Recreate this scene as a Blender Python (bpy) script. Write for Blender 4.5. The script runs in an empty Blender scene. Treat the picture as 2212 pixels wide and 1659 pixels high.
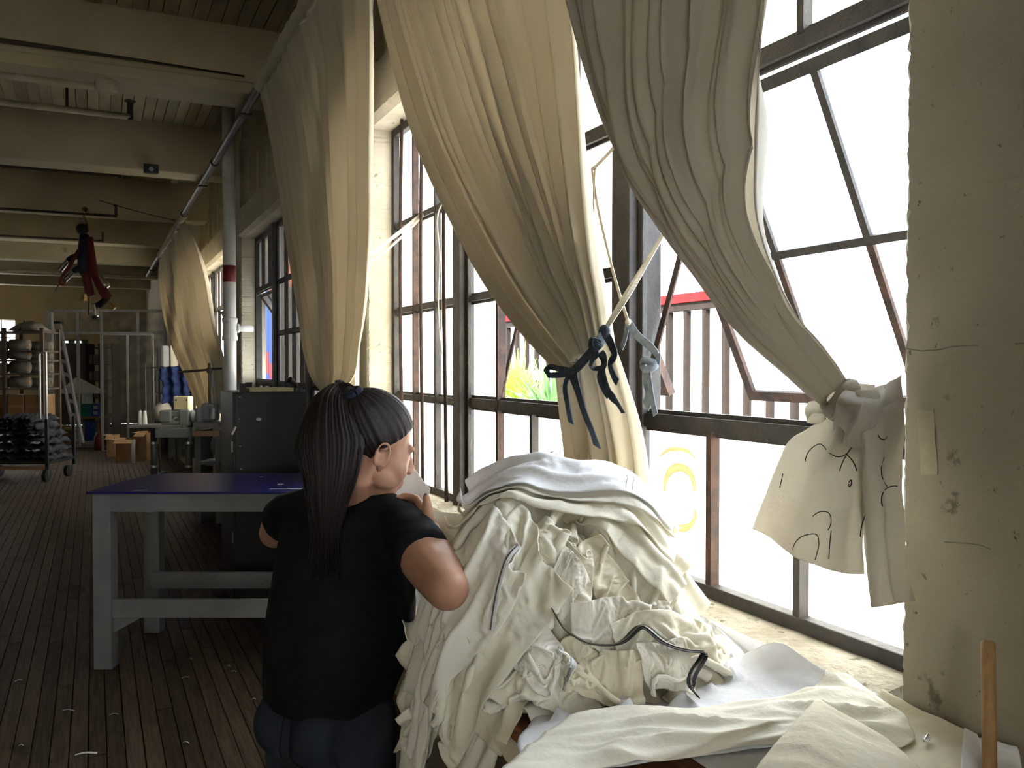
import bpy, bmesh, math, random
import numpy as np
from mathutils import Vector, Matrix, noise as mnoise
random.seed(7); RNG = np.random.default_rng(7)
SC = bpy.context.scene
COL = SC.collection
PI = math.pi
# ---------------------------------------------------------------- camera
F_PX, IW, IH = 1900.0, 2212, 1659
YAW, PITCH = math.radians(25.4), math.radians(1.18)
CAM = Vector((0, 0, 1.62))
FWD = Vector((math.sin(YAW)*math.cos(PITCH), math.cos(YAW)*math.cos(PITCH), -math.sin(PITCH)))
RGT = Vector((math.cos(YAW), -math.sin(YAW), 0))
UPV = RGT.cross(FWD)
cd = bpy.data.cameras.new('camera'); cam = bpy.data.objects.new('camera', cd); COL.objects.link(cam)
cd.sensor_width = 36; cd.lens = F_PX*36/IW; cd.clip_start = 0.05; cd.clip_end = 300
cam.matrix_world = Matrix((( RGT.x, UPV.x, -FWD.x, CAM.x), (RGT.y, UPV.y, -FWD.y, CAM.y), (RGT.z, UPV.z, -FWD.z, CAM.z), (0, 0, 0, 1)))
SC.camera = cam
# ---------------------------------------------------------------- world, sun, exposure
SC.view_settings.view_transform = 'Standard'; SC.view_settings.look = 'None'
SC.view_settings.exposure = 2.5; SC.view_settings.gamma = 1.0; SC.view_settings.use_curve_mapping = False
wd = bpy.data.worlds.new('sky'); SC.world = wd; wd.use_nodes = True
bg = wd.node_tree.nodes['Background']; bg.inputs[0].default_value = (0.86, 0.93, 1.0, 1); bg.inputs[1].default_value = 3.4
sd = bpy.data.lights.new('sun', 'SUN'); sd.energy = 11.0; sd.angle = 0.01; sd.color = (1.0, 0.93, 0.8)
sun = bpy.data.objects.new('sun', sd); COL.objects.link(sun)
sun.rotation_euler = Vector((0.62, 0.30, -0.72)).to_track_quat('-Z', 'Y').to_euler()
try:
    SC.cycles.use_denoising = True; SC.cycles.max_bounces = 10; SC.cycles.transparent_max_bounces = 16
    SC.cycles.diffuse_bounces = 6
except Exception: pass

# ---------------------------------------------------------------- pixel helpers: a ray of the photograph meets a plane of the room
def ray(px, py): return FWD + RGT*((px-IW/2)/F_PX) - UPV*((py-IH/2)/F_PX)
def at(px, py, d): return CAM + ray(px, py)*d
def atX(px, py, X): r = ray(px, py); return CAM + r*((X-CAM.x)/r.x)
def atY(px, py, Y): r = ray(px, py); return CAM + r*((Y-CAM.y)/r.y)
def atZ(px, py, Z): r = ray(px, py); return CAM + r*((Z-CAM.z)/r.z)
def camp(xc, d, z):            # camera-aligned floor coordinates
    return Vector((d*math.sin(YAW)+xc*math.cos(YAW), d*math.cos(YAW)-xc*math.sin(YAW), z))

# ---------------------------------------------------------------- mesh builder
def smoothstep(a, b, x):
    t = np.clip((x-a)/(b-a), 0, 1); return t*t*(3-2*t)
def spline(pts, n, knots=None, at_=None):
    """smooth curve through pts (k x d), chord-length parameter, sampled n times"""
    P = np.array([tuple(p) for p in pts], float)
    if knots is None: knots = np.concatenate([[0], np.cumsum(np.linalg.norm(np.diff(P, axis=0), axis=1)+1e-6)])
    k = knots; m = len(P); h = np.diff(k); dl = np.diff(P, axis=0)/h[:, None]
    T = np.zeros_like(P)
    if m == 2: T[:] = dl[0]
    else:
        T[1:-1] = (dl[:-1]*h[1:, None]+dl[1:]*h[:-1, None])/(h[1:]+h[:-1])[:, None]
        T[0] = 2*dl[0]-T[1]; T[-1] = 2*dl[-1]-T[-2]
    t = np.linspace(0, k[-1], n) if at_ is None else np.asarray(at_)*k[-1]
    i = np.clip(np.searchsorted(k, t, side='right')-1, 0, m-2); u = ((t-k[i])/h[i])[:, None]; H = h[i][:, None]
    return (2*u**3-3*u*u+1)*P[i]+(u**3-2*u*u+u)*H*T[i]+(3*u*u-2*u**3)*P[i+1]+(u**3-u*u)*H*T[i+1]

class MB:
    def __init__(s): s.v = []; s.f = []
    def add(s, vs, fs):
        o = len(s.v); s.v += [tuple(map(float, v)) for v in vs]; s.f += [tuple(i+o for i in f) for f in fs]; return s
    def box(s, lo, hi, M=None):
        x0, y0, z0 = lo; x1, y1, z1 = hi
        vs = [Vector(p) for p in ((x0,y0,z0),(x1,y0,z0),(x1,y1,z0),(x0,y1,z0),(x0,y0,z1),(x1,y0,z1),(x1,y1,z1),(x0,y1,z1))]
        if M is not None: vs = [M @ v for v in vs]
        return s.add(vs, [(0,3,2,1),(4,5,6,7),(0,1,5,4),(1,2,6,5),(2,3,7,6),(3,0,4,7)])
    def cbox(s, c, size, rot=(0,0,0)):
        from mathutils import Euler
        M = Matrix.Translation(Vector(c)) @ Euler(rot).to_matrix().to_4x4()
        h = Vector(size)/2
        return s.box(-h, h, M)
    def bar(s, a, b, w, t, up=(0,0,1)):
        """rectangular bar from a to b, w across, t along up"""
        a = Vector(a); b = Vector(b); d = (b-a).normalized(); u = Vector(up)
        sd = d.cross(u)
        if sd.length < 1e-4: sd = d.cross(Vector((1,0,0)))
        sd.normalize(); u = sd.cross(d).normalized()
        vs = [p + sd*(w/2*i) + u*(t/2*j) for p in (a, b) for i, j in ((-1,-1),(1,-1),(1,1),(-1,1))]
        return s.add(vs, [(0,1,2,3),(7,6,5,4),(0,4,5,1),(1,5,6,2),(2,6,7,3),(3,7,4,0)])
    def rings(s, rs, closed=True, caps=True):
        n = len(rs[0]); vs = [p for r in rs for p in r]; fs = []
        for i in range(len(rs)-1):
            for j in range(n if closed else n-1):
                k = (j+1) % n
                fs.append((i*n+j, i*n+k, (i+1)*n+k, (i+1)*n+j))
        if caps and closed:
            fs.append(tuple(range(n-1, -1, -1))); fs.append(tuple((len(rs)-1)*n+j for j in range(n)))
        return s.add(vs, fs)
    def tube(s, path, r, n=8, caps=True, flat=1.0, upv=None):
        P = [Vector(p) for p in path]; k = len(P)
        R = [r]*k if np.isscalar(r) else list(r)
        rs = []; prev = Vector(upv) if upv is not None else None
        for i in range(k):
            d = (P[min(i+1, k-1)]-P[max(i-1, 0)]).normalized()
            if prev is None: prev = Vector((0,0,1)) if abs(d.z) < .9 else Vector((1,0,0))
            a = prev - d*prev.dot(d)
            if a.length < 1e-5: a = d.orthogonal()
            a.normalize(); b = d.cross(a); prev = a
            rs.append([P[i] + a*(R[i]*flat*math.cos(2*PI*j/n)) + b*(R[i]*math.sin(2*PI*j/n)) for j in range(n)])
        return s.rings(rs, True, caps)
    def cyl(s, a, b, r, n=12, r2=None): return s.tube([a, b], [r, r if r2 is None else r2], n)
    def lathe(s, c, prof, n=16, axis=None):
        """prof: (radius, height) pairs round a vertical axis at c"""
        c = Vector(c)
        M = Matrix.Identity(3) if axis is None else Vector((0,0,1)).rotation_difference(Vector(axis)).to_matrix()
        return s.rings([[c + M @ Vector((r*math.cos(2*PI*j/n), r*math.sin(2*PI*j/n), h)) for j in range(n)] for r, h in prof])
    def ell(s, c, rad, M=None, nu=16, nv=10):
        rs = []
        for i in range(1, nv):
            a = PI*i/nv
            rs.append([Vector((rad[0]*math.sin(a)*math.cos(2*PI*j/nu), rad[1]*math.sin(a)*math.sin(2*PI*j/nu), -rad[2]*math.cos(a))) for j in range(nu)])
        if M is not None: rs = [[M @ p for p in r] for r in rs]
        return s.rings([[Vector(c)+p for p in r] for r in rs])
    def grid(s, G):
        G = np.asarray(G); n, m = G.shape[:2]
        return s.add(G.reshape(-1, 3), [(i*m+j, i*m+j+1, (i+1)*m+j+1, (i+1)*m+j) for i in range(n-1) for j in range(m-1)])
    def ribbon(s, path, w, side, th=.002):
        """flat band with thickness following a path; side = width direction"""
        P = [Vector(p) for p in path]; k = len(P); rs = []
        for i in range(k):
            d = (P[min(i+1, k-1)]-P[max(i-1, 0)]).normalized()
            sv = Vector(side[i]) if isinstance(side, list) else Vector(side)
            sv = (sv - d*sv.dot(d)).normalized(); nn = d.cross(sv)
            rs.append([P[i]+sv*w/2+nn*th/2, P[i]-sv*w/2+nn*th/2, P[i]-sv*w/2-nn*th/2, P[i]+sv*w/2-nn*th/2])
        return s.rings(rs)
    def mesh(s, name, inv=None):
        me = bpy.data.meshes.new(name)
        v = s.v if inv is None else [tuple(inv @ Vector(p)) for p in s.v]
        me.from_pydata(v, [], s.f); me.update(); return me
    def build(s, name, m, parent=None, smooth=False, world=True, bevel=0, sub=0, solid=0):
        inv = None
        if parent is not None and world: inv = WM(parent).inverted()
        me = s.mesh(name, inv); me.materials.append(m)
        if smooth: me.polygons.foreach_set('use_smooth', [True]*len(me.polygons))
        o = bpy.data.objects.new(name, me); COL.objects.link(o)
        if parent is not None: o.parent = parent
        if solid: md = o.modifiers.new('solid', 'SOLIDIFY'); md.thickness = solid; md.offset = 0
        if bevel: md = o.modifiers.new('bevel', 'BEVEL'); md.width = bevel; md.segments = 2; md.limit_method = 'ANGLE'
        if sub: md = o.modifiers.new('sub', 'SUBSURF'); md.levels = sub; md.render_levels = sub
        return o

def WM(o):
    M = o.matrix_basis.copy()
    return M if o.parent is None else WM(o.parent) @ M
def tag(o, label=None, cat=None, group=None, kind=None):
    if label: o['label'] = label
    if cat: o['category'] = cat
    if group: o['group'] = group
    if kind: o['kind'] = kind
    return o
def thing(name, label, cat, loc=(0,0,0), rz=0, group=None, kind=None):
    o = bpy.data.objects.new(name, None); COL.objects.link(o); o.empty_display_size = .1
    o.location = loc; o.rotation_euler = (0, 0, rz)
    return tag(o, label, cat, group, kind)
KIDS = {}
def copy_tree(o, parent=None):
    c = o.copy(); COL.objects.link(c)
    if parent is not None: c.parent = parent
    for ch in list(o.children): copy_tree(ch, c)
    return c
def one(name, mb, m, label, cat, group=None, **k):      # a thing that is a single mesh
    return tag(mb.build(name, m, **k), label, cat, group)

# ---------------------------------------------------------------- materials
_M = {}
def mat(name, c1, c2=None, rough=.8, metal=0, scale=4, bump=0, bscale=40, detail=4, stretch=None, trans=0, tcol=None, spec=.3,
        rand=0, lo=.35, hi=.65, spots=None, lines=None, sheen=0):
    """procedural surface: two-tone noise, optional per-object variation, dark spots, board lines, bump, translucency"""
    if name in _M: return _M[name]
    m = bpy.data.materials.new(name); m.use_nodes = True; nt = m.node_tree; N = nt.nodes; L = nt.links
    p = N['Principled BSDF']; out = N['Material Output']
    p.inputs['Roughness'].default_value = rough; p.inputs['Metallic'].default_value = metal
    p.inputs['Specular IOR Level'].default_value = spec
    geo = N.new('ShaderNodeNewGeometry'); pos = geo.outputs['Position']
    if stretch:
        mp = N.new('ShaderNodeMapping'); mp.inputs['Scale'].default_value = stretch; L.new(pos, mp.inputs[0]); pos = mp.outputs[0]
    nz = N.new('ShaderNodeTexNoise'); nz.inputs['Scale'].default_value = scale; nz.inputs['Detail'].default_value = detail
    L.new(pos, nz.inputs['Vector'])
    c2 = c2 or tuple(x*.8 for x in c1)
    rp = N.new('ShaderNodeValToRGB'); L.new(nz.outputs[0], rp.inputs[0])
    rp.color_ramp.elements[0].position = lo; rp.color_ramp.elements[1].position = hi
    rp.color_ramp.elements[0].color = (*c2, 1); rp.color_ramp.elements[1].color = (*c1, 1)
    colr = rp.outputs[0]
    def mul(col, fac_out):
        mx = N.new('ShaderNodeMix'); mx.data_type = 'RGBA'; mx.blend_type = 'MULTIPLY'; mx.inputs[0].default_value = 1
        L.new(col, mx.inputs[6]); L.new(fac_out, mx.inputs[7]); return mx.outputs[2]
    if rand:
        oi = N.new('ShaderNodeObjectInfo'); mr = N.new('ShaderNodeMapRange')
        mr.inputs[3].default_value = 1-rand; mr.inputs[4].default_value = 1+rand*.6; L.new(oi.outputs['Random'], mr.inputs[0])
        cb = N.new('ShaderNodeCombineColor')
        for i in range(3): L.new(mr.outputs[0], cb.inputs[i])
        colr = mul(colr, cb.outputs[0])
    for spots in (spots if isinstance(spots, list) else [spots] if spots else []):      # (scale, threshold, darkness)
        n2 = N.new('ShaderNodeTexNoise'); n2.inputs['Scale'].default_value = spots[0]; n2.inputs['Detail'].default_value = 6
        n2.inputs['Roughness'].default_value = .65
        L.new(geo.outputs['Position'], n2.inputs['Vector'])
        r2 = N.new('ShaderNodeValToRGB'); L.new(n2.outputs[0], r2.inputs[0])
        r2.color_ramp.elements[0].position = spots[1]; r2.color_ramp.elements[1].position = spots[1]+.05
        r2.color_ramp.elements[0].color = (1,1,1,1); k = spots[2]; r2.color_ramp.elements[1].color = (k, k*.95, k*.9, 1)
        colr = mul(colr, r2.outputs[0])
    hgt = None
    if bump:
        n3 = N.new('ShaderNodeTexNoise'); n3.inputs['Scale'].default_value = bscale; n3.inputs['Detail'].default_value = 5
        L.new(pos, n3.inputs['Vector']); hgt = n3.outputs[0]
        if lines:  # (spacing, darkness): board-form joints across Z, uneven
            sp = N.new('ShaderNodeSeparateXYZ'); L.new(geo.outputs['Position'], sp.inputs[0])
            n4 = N.new('ShaderNodeTexNoise'); n4.inputs['Scale'].default_value = 2.2; n4.inputs['Detail'].default_value = 8; L.new(geo.outputs['Position'], n4.inputs['Vector'])
            a = N.new('ShaderNodeMath'); a.operation = 'MULTIPLY_ADD'; L.new(n4.outputs[0], a.inputs[0]); a.inputs[1].default_value = .09; L.new(sp.outputs[2], a.inputs[2])
            b = N.new('ShaderNodeMath'); b.operation = 'DIVIDE'; L.new(a.outputs[0], b.inputs[0]); b.inputs[1].default_value = lines[0]
            c = N.new('ShaderNodeMath'); c.operation = 'FRACT'; L.new(b.outputs[0], c.inputs[0])
            d = N.new('ShaderNodeMath'); d.operation = 'LESS_THAN'; L.new(c.outputs[0], d.inputs[0]); d.inputs[1].default_value = .007
            n5 = N.new('ShaderNodeTexNoise'); n5.inputs['Scale'].default_value = 5; n5.inputs['Detail'].default_value = 4; L.new(geo.outputs['Position'], n5.inputs['Vector'])
            e = N.new('ShaderNodeMath'); e.operation = 'GREATER_THAN'; L.new(n5.outputs[0], e.inputs[0]); e.inputs[1].default_value = .53
            g = N.new('ShaderNodeMath'); g.operation = 'MULTIPLY'; L.new(d.outputs[0], g.inputs[0]); L.new(e.outputs[0], g.inputs[1])
            mx = N.new('ShaderNodeMix'); mx.data_type = 'RGBA'; L.new(g.outputs[0], mx.inputs[0])
            L.new(colr, mx.inputs[6]); k = lines[1]; mx.inputs[7].default_value = (c1[0]*k, c1[1]*k, c1[2]*k, 1); colr = mx.outputs[2]
        bp = N.new('ShaderNodeBump'); bp.inputs['Strength'].default_value = min(1, bump); bp.inputs['Distance'].default_value = .01
        L.new(hgt, bp.inputs['Height']); L.new(bp.outputs[0], p.inputs['Normal'])
    L.new(colr, p.inputs['Base Color'])
    if sheen: p.inputs['Sheen Weight'].default_value = sheen
    if trans:
        tr = N.new('ShaderNodeBsdfTranslucent'); ms = N.new('ShaderNodeMixShader'); ms.inputs[0].default_value = trans
        if tcol: tr.inputs[0].default_value = (*tcol, 1)
        else: L.new(colr, tr.inputs[0])
        if bump: L.new(bp.outputs[0], tr.inputs['Normal'])
        L.new(p.outputs[0], ms.inputs[1]); L.new(tr.outputs[0], ms.inputs[2]); L.new(ms.outputs[0], out.inputs[0])
    _M[name] = m; return m

def glassmat(name, clear, tint=(1,1,1), dirt=(.9,.88,.8), pattern=None, spots=0, gloss=.06):
    """window glass: part of the light goes straight through, part is scattered by the frosting and dirt"""
    if name in _M: return _M[name]
    m = bpy.data.materials.new(name); m.use_nodes = True; nt = m.node_tree; N = nt.nodes; L = nt.links
    N.remove(N['Principled BSDF']); out = N['Material Output']
    tp = N.new('ShaderNodeBsdfTransparent'); tp.inputs[0].default_value = (*tint, 1)
    tl = N.new('ShaderNodeBsdfTranslucent'); tl.inputs[0].default_value = (*dirt, 1)
    gl = N.new('ShaderNodeBsdfGlossy'); gl.inputs['Roughness'].default_value = .15
    mx = N.new('ShaderNodeMixShader'); m2 = N.new('ShaderNodeMixShader'); m2.inputs[0].default_value = gloss
    geo = N.new('ShaderNodeNewGeometry')
    nz = N.new('ShaderNodeTexNoise'); nz.inputs['Scale'].default_value = 5; nz.inputs['Detail'].default_value = 6; L.new(geo.outputs['Position'], nz.inputs['Vector'])
    mr = N.new('ShaderNodeMapRange'); mr.inputs[1].default_value = .3; mr.inputs[2].default_value = .75
    mr.inputs[3].default_value = max(0, (1-clear)-spots); mr.inputs[4].default_value = min(1, (1-clear)+spots); L.new(nz.outputs[0], mr.inputs[0])
    fac = mr.outputs[0]
    if pattern == 'wire':
        mp = N.new('ShaderNodeMapping'); mp.inputs['Scale'].default_value = (38, 38, 38); L.new(geo.outputs['Position'], mp.inputs[0])
        vo = N.new('ShaderNodeTexVoronoi'); vo.feature = 'DISTANCE_TO_EDGE'; vo.inputs['Randomness'].default_value = .25; vo.inputs['Scale'].default_value = 1; L.new(mp.outputs[0], vo.inputs['Vector'])
        lt = N.new('ShaderNodeMath'); lt.operation = 'LESS_THAN'; lt.inputs[1].default_value = .035; L.new(vo.outputs['Distance'], lt.inputs[0])
        ad = N.new('ShaderNodeMath'); ad.operation = 'MULTIPLY_ADD'; ad.inputs[1].default_value = .3; L.new(lt.outputs[0], ad.inputs[0]); L.new(fac, ad.inputs[2]); fac = ad.outputs[0]
    L.new(fac, mx.inputs[0]); L.new(tp.outputs[0], mx.inputs[1]); L.new(tl.outputs[0], mx.inputs[2])
    L.new(mx.outputs[0], m2.inputs[1]); L.new(gl.outputs[0], m2.inputs[2]); L.new(m2.outputs[0], out.inputs[0])
    _M[name] = m; return m
# ================================================================ setting
XF, XW = 1.33, 1.50                 # pillar face, window plane
ZC, ZB = 4.09, 3.60                 # ceiling boards, underside of the beams
ZS, ZH = 1.00, 2.89                 # window sill and head
YB, YN, XL = 27.0, -5.5, -9.0      # back wall, wall behind the photographer, left wall
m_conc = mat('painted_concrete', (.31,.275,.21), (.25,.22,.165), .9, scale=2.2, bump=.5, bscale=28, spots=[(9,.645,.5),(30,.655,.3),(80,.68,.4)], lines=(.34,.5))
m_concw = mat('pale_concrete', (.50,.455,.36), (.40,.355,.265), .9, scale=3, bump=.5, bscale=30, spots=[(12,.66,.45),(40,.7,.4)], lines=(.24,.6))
m_paintw = mat('painted_timber', (.40,.335,.215), (.32,.265,.165), .7, scale=1.5, bump=.15, bscale=12, spots=[(3.3,.68,.6),(14,.70,.45)])
m_board = mat('ceiling_board_paint', (.40,.34,.22), (.31,.26,.165), .75, scale=3, stretch=(4,.6,4), rand=.18, bump=.1, bscale=15)
m_floor = mat('worn_floor_wood', (.088,.062,.040), (.045,.032,.022), .66, scale=5, stretch=(14,.8,4), rand=.35, bump=.25, bscale=20, spots=(2.2,.6,.55), spec=.10)
m_dark = mat('joint_shadow_board', (.02,.016,.012), rough=1)
m_plaster = mat('wall_plaster', (.50,.42,.27), (.43,.36,.23), .85, scale=1.2, bump=.1, spots=(5,.7,.7))
m_steel = mat('window_steel', (.020,.020,.020), (.042,.036,.031), .6, scale=14, lo=.42, hi=.75, bump=.3, bscale=60, spec=.4)
m_rust = mat('rusty_steel', (.075,.04,.028), (.035,.025,.021), .75, scale=22, bump=.3, bscale=70)
m_ledge = mat('sill_concrete', (.46,.43,.36), (.30,.27,.21), .95, scale=8, bump=.8, bscale=50, spots=(22,.6,.4))

def structure(o): o['kind'] = 'structure'; return o
floor = structure(thing('floor', None, None, (0,0,0)))
m_sub = mat('floor_bed', (.035,.025,.018), rough=1)
MB().box((XL,YN,-.2), (XF+.05,YB,-.018)).build('floor_bed', m_sub, floor)
# strip flooring runs along the window wall; every strip in the near field is a plank of its own
plank_me = MB().box((-.5,-.5,-1), (.5,.5,0)).mesh('plank'); plank_me.materials.append(m_floor)
pw = .072; n_pl = 0; rest = MB(); rnd = random.Random(3)
for i in range(int((XF-XL)/pw)):
    x = XF - (i+.5)*pw; y = YN + rnd.uniform(0, 2)
    while y < YB:
        ln = rnd.uniform(1.8, 3.6); y1 = min(y+ln, YB); h = rnd.uniform(-.0035, 0)
        if -4.2 < x < .62 and y < 10.2 and y1 > 3.0 and (y+y1)/2*(-.5)-.6 < x < .62 and n_pl < 290:
            o = bpy.data.objects.new('plank', plank_me); COL.objects.link(o); o.parent = floor
            o.location = (x, (y+y1)/2, h); o.scale = (pw-.005, y1-y-.006, .018); n_pl += 1
        else:
            rest.box((x-pw/2+.0025, y+.003, -.019), (x+pw/2-.0025, y1-.003, h))
        y = y1
o = rest.build('far_planks', m_floor, floor); o['kind'] = 'stuff'

# ceiling: tongue-and-groove boards over deep beams
ceil = structure(thing('ceiling', None, None, (0,0,ZC)))
MB().box((XL,YN,ZC+.03), (XF+.6,YB+.3,ZC+.25)).build('ceiling_deck', m_dark, ceil)
beam_y = [-2.2, .75, 3.70, 6.67, 9.66, 12.75, 15.7, 18.7, 21.6, 24.5]
bd_me = MB().box((-.5,-.5,0), (.5,.5,1)).mesh('board'); bd_me.materials.append(m_board)
bw = .098; far = MB()
for i in range(int((XF+.3-XL)/bw)):
    x = XF+.3 - (i+.5)*bw
    for k, (ya, yb) in enumerate(zip([YN]+beam_y, beam_y+[YB])):
        z = ZC + rnd.uniform(-.003, .004); g = rnd.uniform(.003, .009)
        if (k == 3 and x > -1.6) or (k == 4 and x > -3.4) or (k == 5 and x > -5.2):
            o = bpy.data.objects.new('board', bd_me); COL.objects.link(o); o.parent = ceil
            o.location = (x, (ya+yb)/2, z-ZC); o.scale = (bw-g, yb-ya, .025)
        else: far.box((x-bw/2+g/2, ya, z), (x+bw/2-g/2, yb, z+.025))
far.build('far_boards', m_board, ceil)['kind'] = 'stuff'
for k_, y in enumerate(beam_y):
    b_ = MB().box((XL, y, ZB), (XF+.25, y+.36, ZC+.02))
    if k_ == 3: b_ = MB().box((XL, y, ZB+.085), (XF+.25, y+.36, ZC+.02)).box((XL, y-.03, ZB), (XF+.2, y+.39, ZB+.085))
    b_.build('beam', m_paintw, ceil, bevel=.012)

# window wall: pillars, lintel, spandrel and sill of each bay
wr = structure(thing('wall_right', None, None, (XF,0,0)))
def pillar(ya, yb, m):
    rs = []; z = 0
    rr = random.Random(int(ya*10))
    while z < ZC+.02:
        j = [rr.gauss(0, .0012)+.0012*mnoise.noise(Vector((z*9, ya, 3)))-max(0, rr.gauss(-.006, .005)) for _ in range(4)]
        c = .010+abs(rr.gauss(0, .002))
        rs.append([(XF+c, yb+j[0], z), (XF, yb-c+j[1], z), (XF+j[3]*.3, (ya+yb)/2, z), (XF, ya+c-j[2], z), (XF+c, ya-j[3], z), (1.57, ya, z), (1.57, yb, z)])
        z += .012
    return MB().rings(rs).build('pillar', m, wr)
bays = [(-3.3, .12), (1.2, 4.62), (5.62, 9.12), (10.1, 13.6), (14.6, 18.1)]
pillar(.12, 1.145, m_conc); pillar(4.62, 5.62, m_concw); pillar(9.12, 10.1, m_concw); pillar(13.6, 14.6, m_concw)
MB().box((XF, 18.1, 0), (1.95, YB, ZC)).build('solid_wall', m_concw, wr)
MB().box((XF, YN, 0), (1.95, -3.3, ZC)).build('solid_wall', m_concw, wr)
m_orange = mat('orange_paint', (.35,.09,.02), rough=.7)
for k, (ya, yb) in enumerate(bays):
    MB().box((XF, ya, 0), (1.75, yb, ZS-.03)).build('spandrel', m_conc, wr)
    # sill: rough cast ledge with an uneven front lip
    G = []
    for t in np.linspace(ya, yb, 60 if k == 1 else 12):
        n = mnoise.noise(Vector((t*6, k, 0)))*.008; n2 = mnoise.noise(Vector((t*14, k, 5)))*.004
        G.append([(XF-.004+n2, t, ZS-.09), (XF-.012+n2, t, ZS-.035+n), (XF+.02+n, t, ZS-.008+n2), (XF+.09, t, ZS+.004+n2), (1.75, t, ZS-.01), (1.75, t, ZS-.09)])
    MB().rings([list(map(tuple, g)) for g in G]).build('sill', m_ledge, wr, smooth=False)
    # lintel with chipped lower arris
    rs = []
    for t in np.linspace(ya-.05, yb+.05, 70):
        n = mnoise.noise(Vector((t*5, k, 9)))*.012; n2 = abs(mnoise.noise(Vector((t*9, k, 2))))*.02
        rs.append([(XF+.02, t, ZH+.005), (XF-.02, t, ZH+.03+n2), (XF-.025+n*.5, t, ZH+.27+n), (XF+.03, t, ZH+.30+n), (1.95, t, ZH+.30), (1.95, t, ZH+.005)])
    MB().rings(rs).build('lintel', m_concw, wr)
    MB().box((XF+.09, ya, ZH+.29), (1.95, yb, ZC+.01)).build('upper_panel', m_paintw, wr)
    for q in range(int((yb-ya)/.5)):
        MB().box((XF+.075, ya+q*.5+.47, ZH+.31), (XF+.10, ya+q*.5+.49, ZC)).build('upper_batten', m_paintw, wr)

# steel windows
g_frost = glassmat('frosted_glass', .42, (1,.985,.95), (.97,.93,.85), spots=.22)
g_top = glassmat('painted_over_glass', .5, (.97,.97,.97), (.93,.92,.9), spots=.35)
g_wire = glassmat('wired_glass', .80, (.96,.98,1), (.9,.92,.95), pattern='wire', spots=.12)
g_dark = glassmat('grimy_glass', .6, (.34,.33,.32), (.12,.115,.105), spots=.2)
ROWS = [ZS, 1.46, 1.912, 2.372, ZH]
def pane(win, ya, yb, za, zb, g): return MB().box((XW+.004, ya, za), (XW+.008, yb, zb)).build('pane', g, win)
def sash(win, ya, yb, ang, ncol, g, stay=True):
    """top-hung vent from row 3 down to row 1, swung outward about its head"""
    zt = ROWS[3]-.035; ln = zt-ROWS[1]+.03
    s = thing('sash', None, None); s.parent = win; s.location = Vector((XW+.015, 0, zt))-win.location
    s.rotation_euler = (0, -math.radians(ang), 0)
    w = .032; pa, pb = ya, yb
    def p(lo, hi, m, nm): return MB().box(lo, hi).build(nm, m, s, world=False)
    mm = m_rust
    p((-.012,pa,-ln), (.018,pa+w,0), mm, 'stile'); p((-.012,pb-w,-ln), (.018,pb,0), mm, 'stile')
    p((-.012,pa+w,-w), (.018,pb-w,0), m_steel, 'rail'); p((-.012,pa+w,-ln), (.022,pb-w,-ln+w), mm, 'rail')
    mid = -ln*.5; cw = (pb-pa)/ncol
    p((-.008,pa+w,mid-.011), (.014,pb-w,mid+.011), m_steel, 'sash_muntin')
    for c in range(1, ncol):
        p((-.009,pa+c*cw-.011,-ln+w), (.013,pa+c*cw+.011,mid-.011), m_rust, 'sash_muntin'); p((-.009,pa+c*cw-.011,mid+.011), (.013,pa+c*cw+.011,-w), m_steel, 'sash_muntin')
    for c in range(ncol):
        for z0, z1 in ((-ln+w, mid-.011), (mid+.011, -w)):
            p((.0,pa+c*cw+.011,z0), (.004,pa+(c+1)*cw-.011,z1), g, 'sash_pane')
    return s
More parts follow.
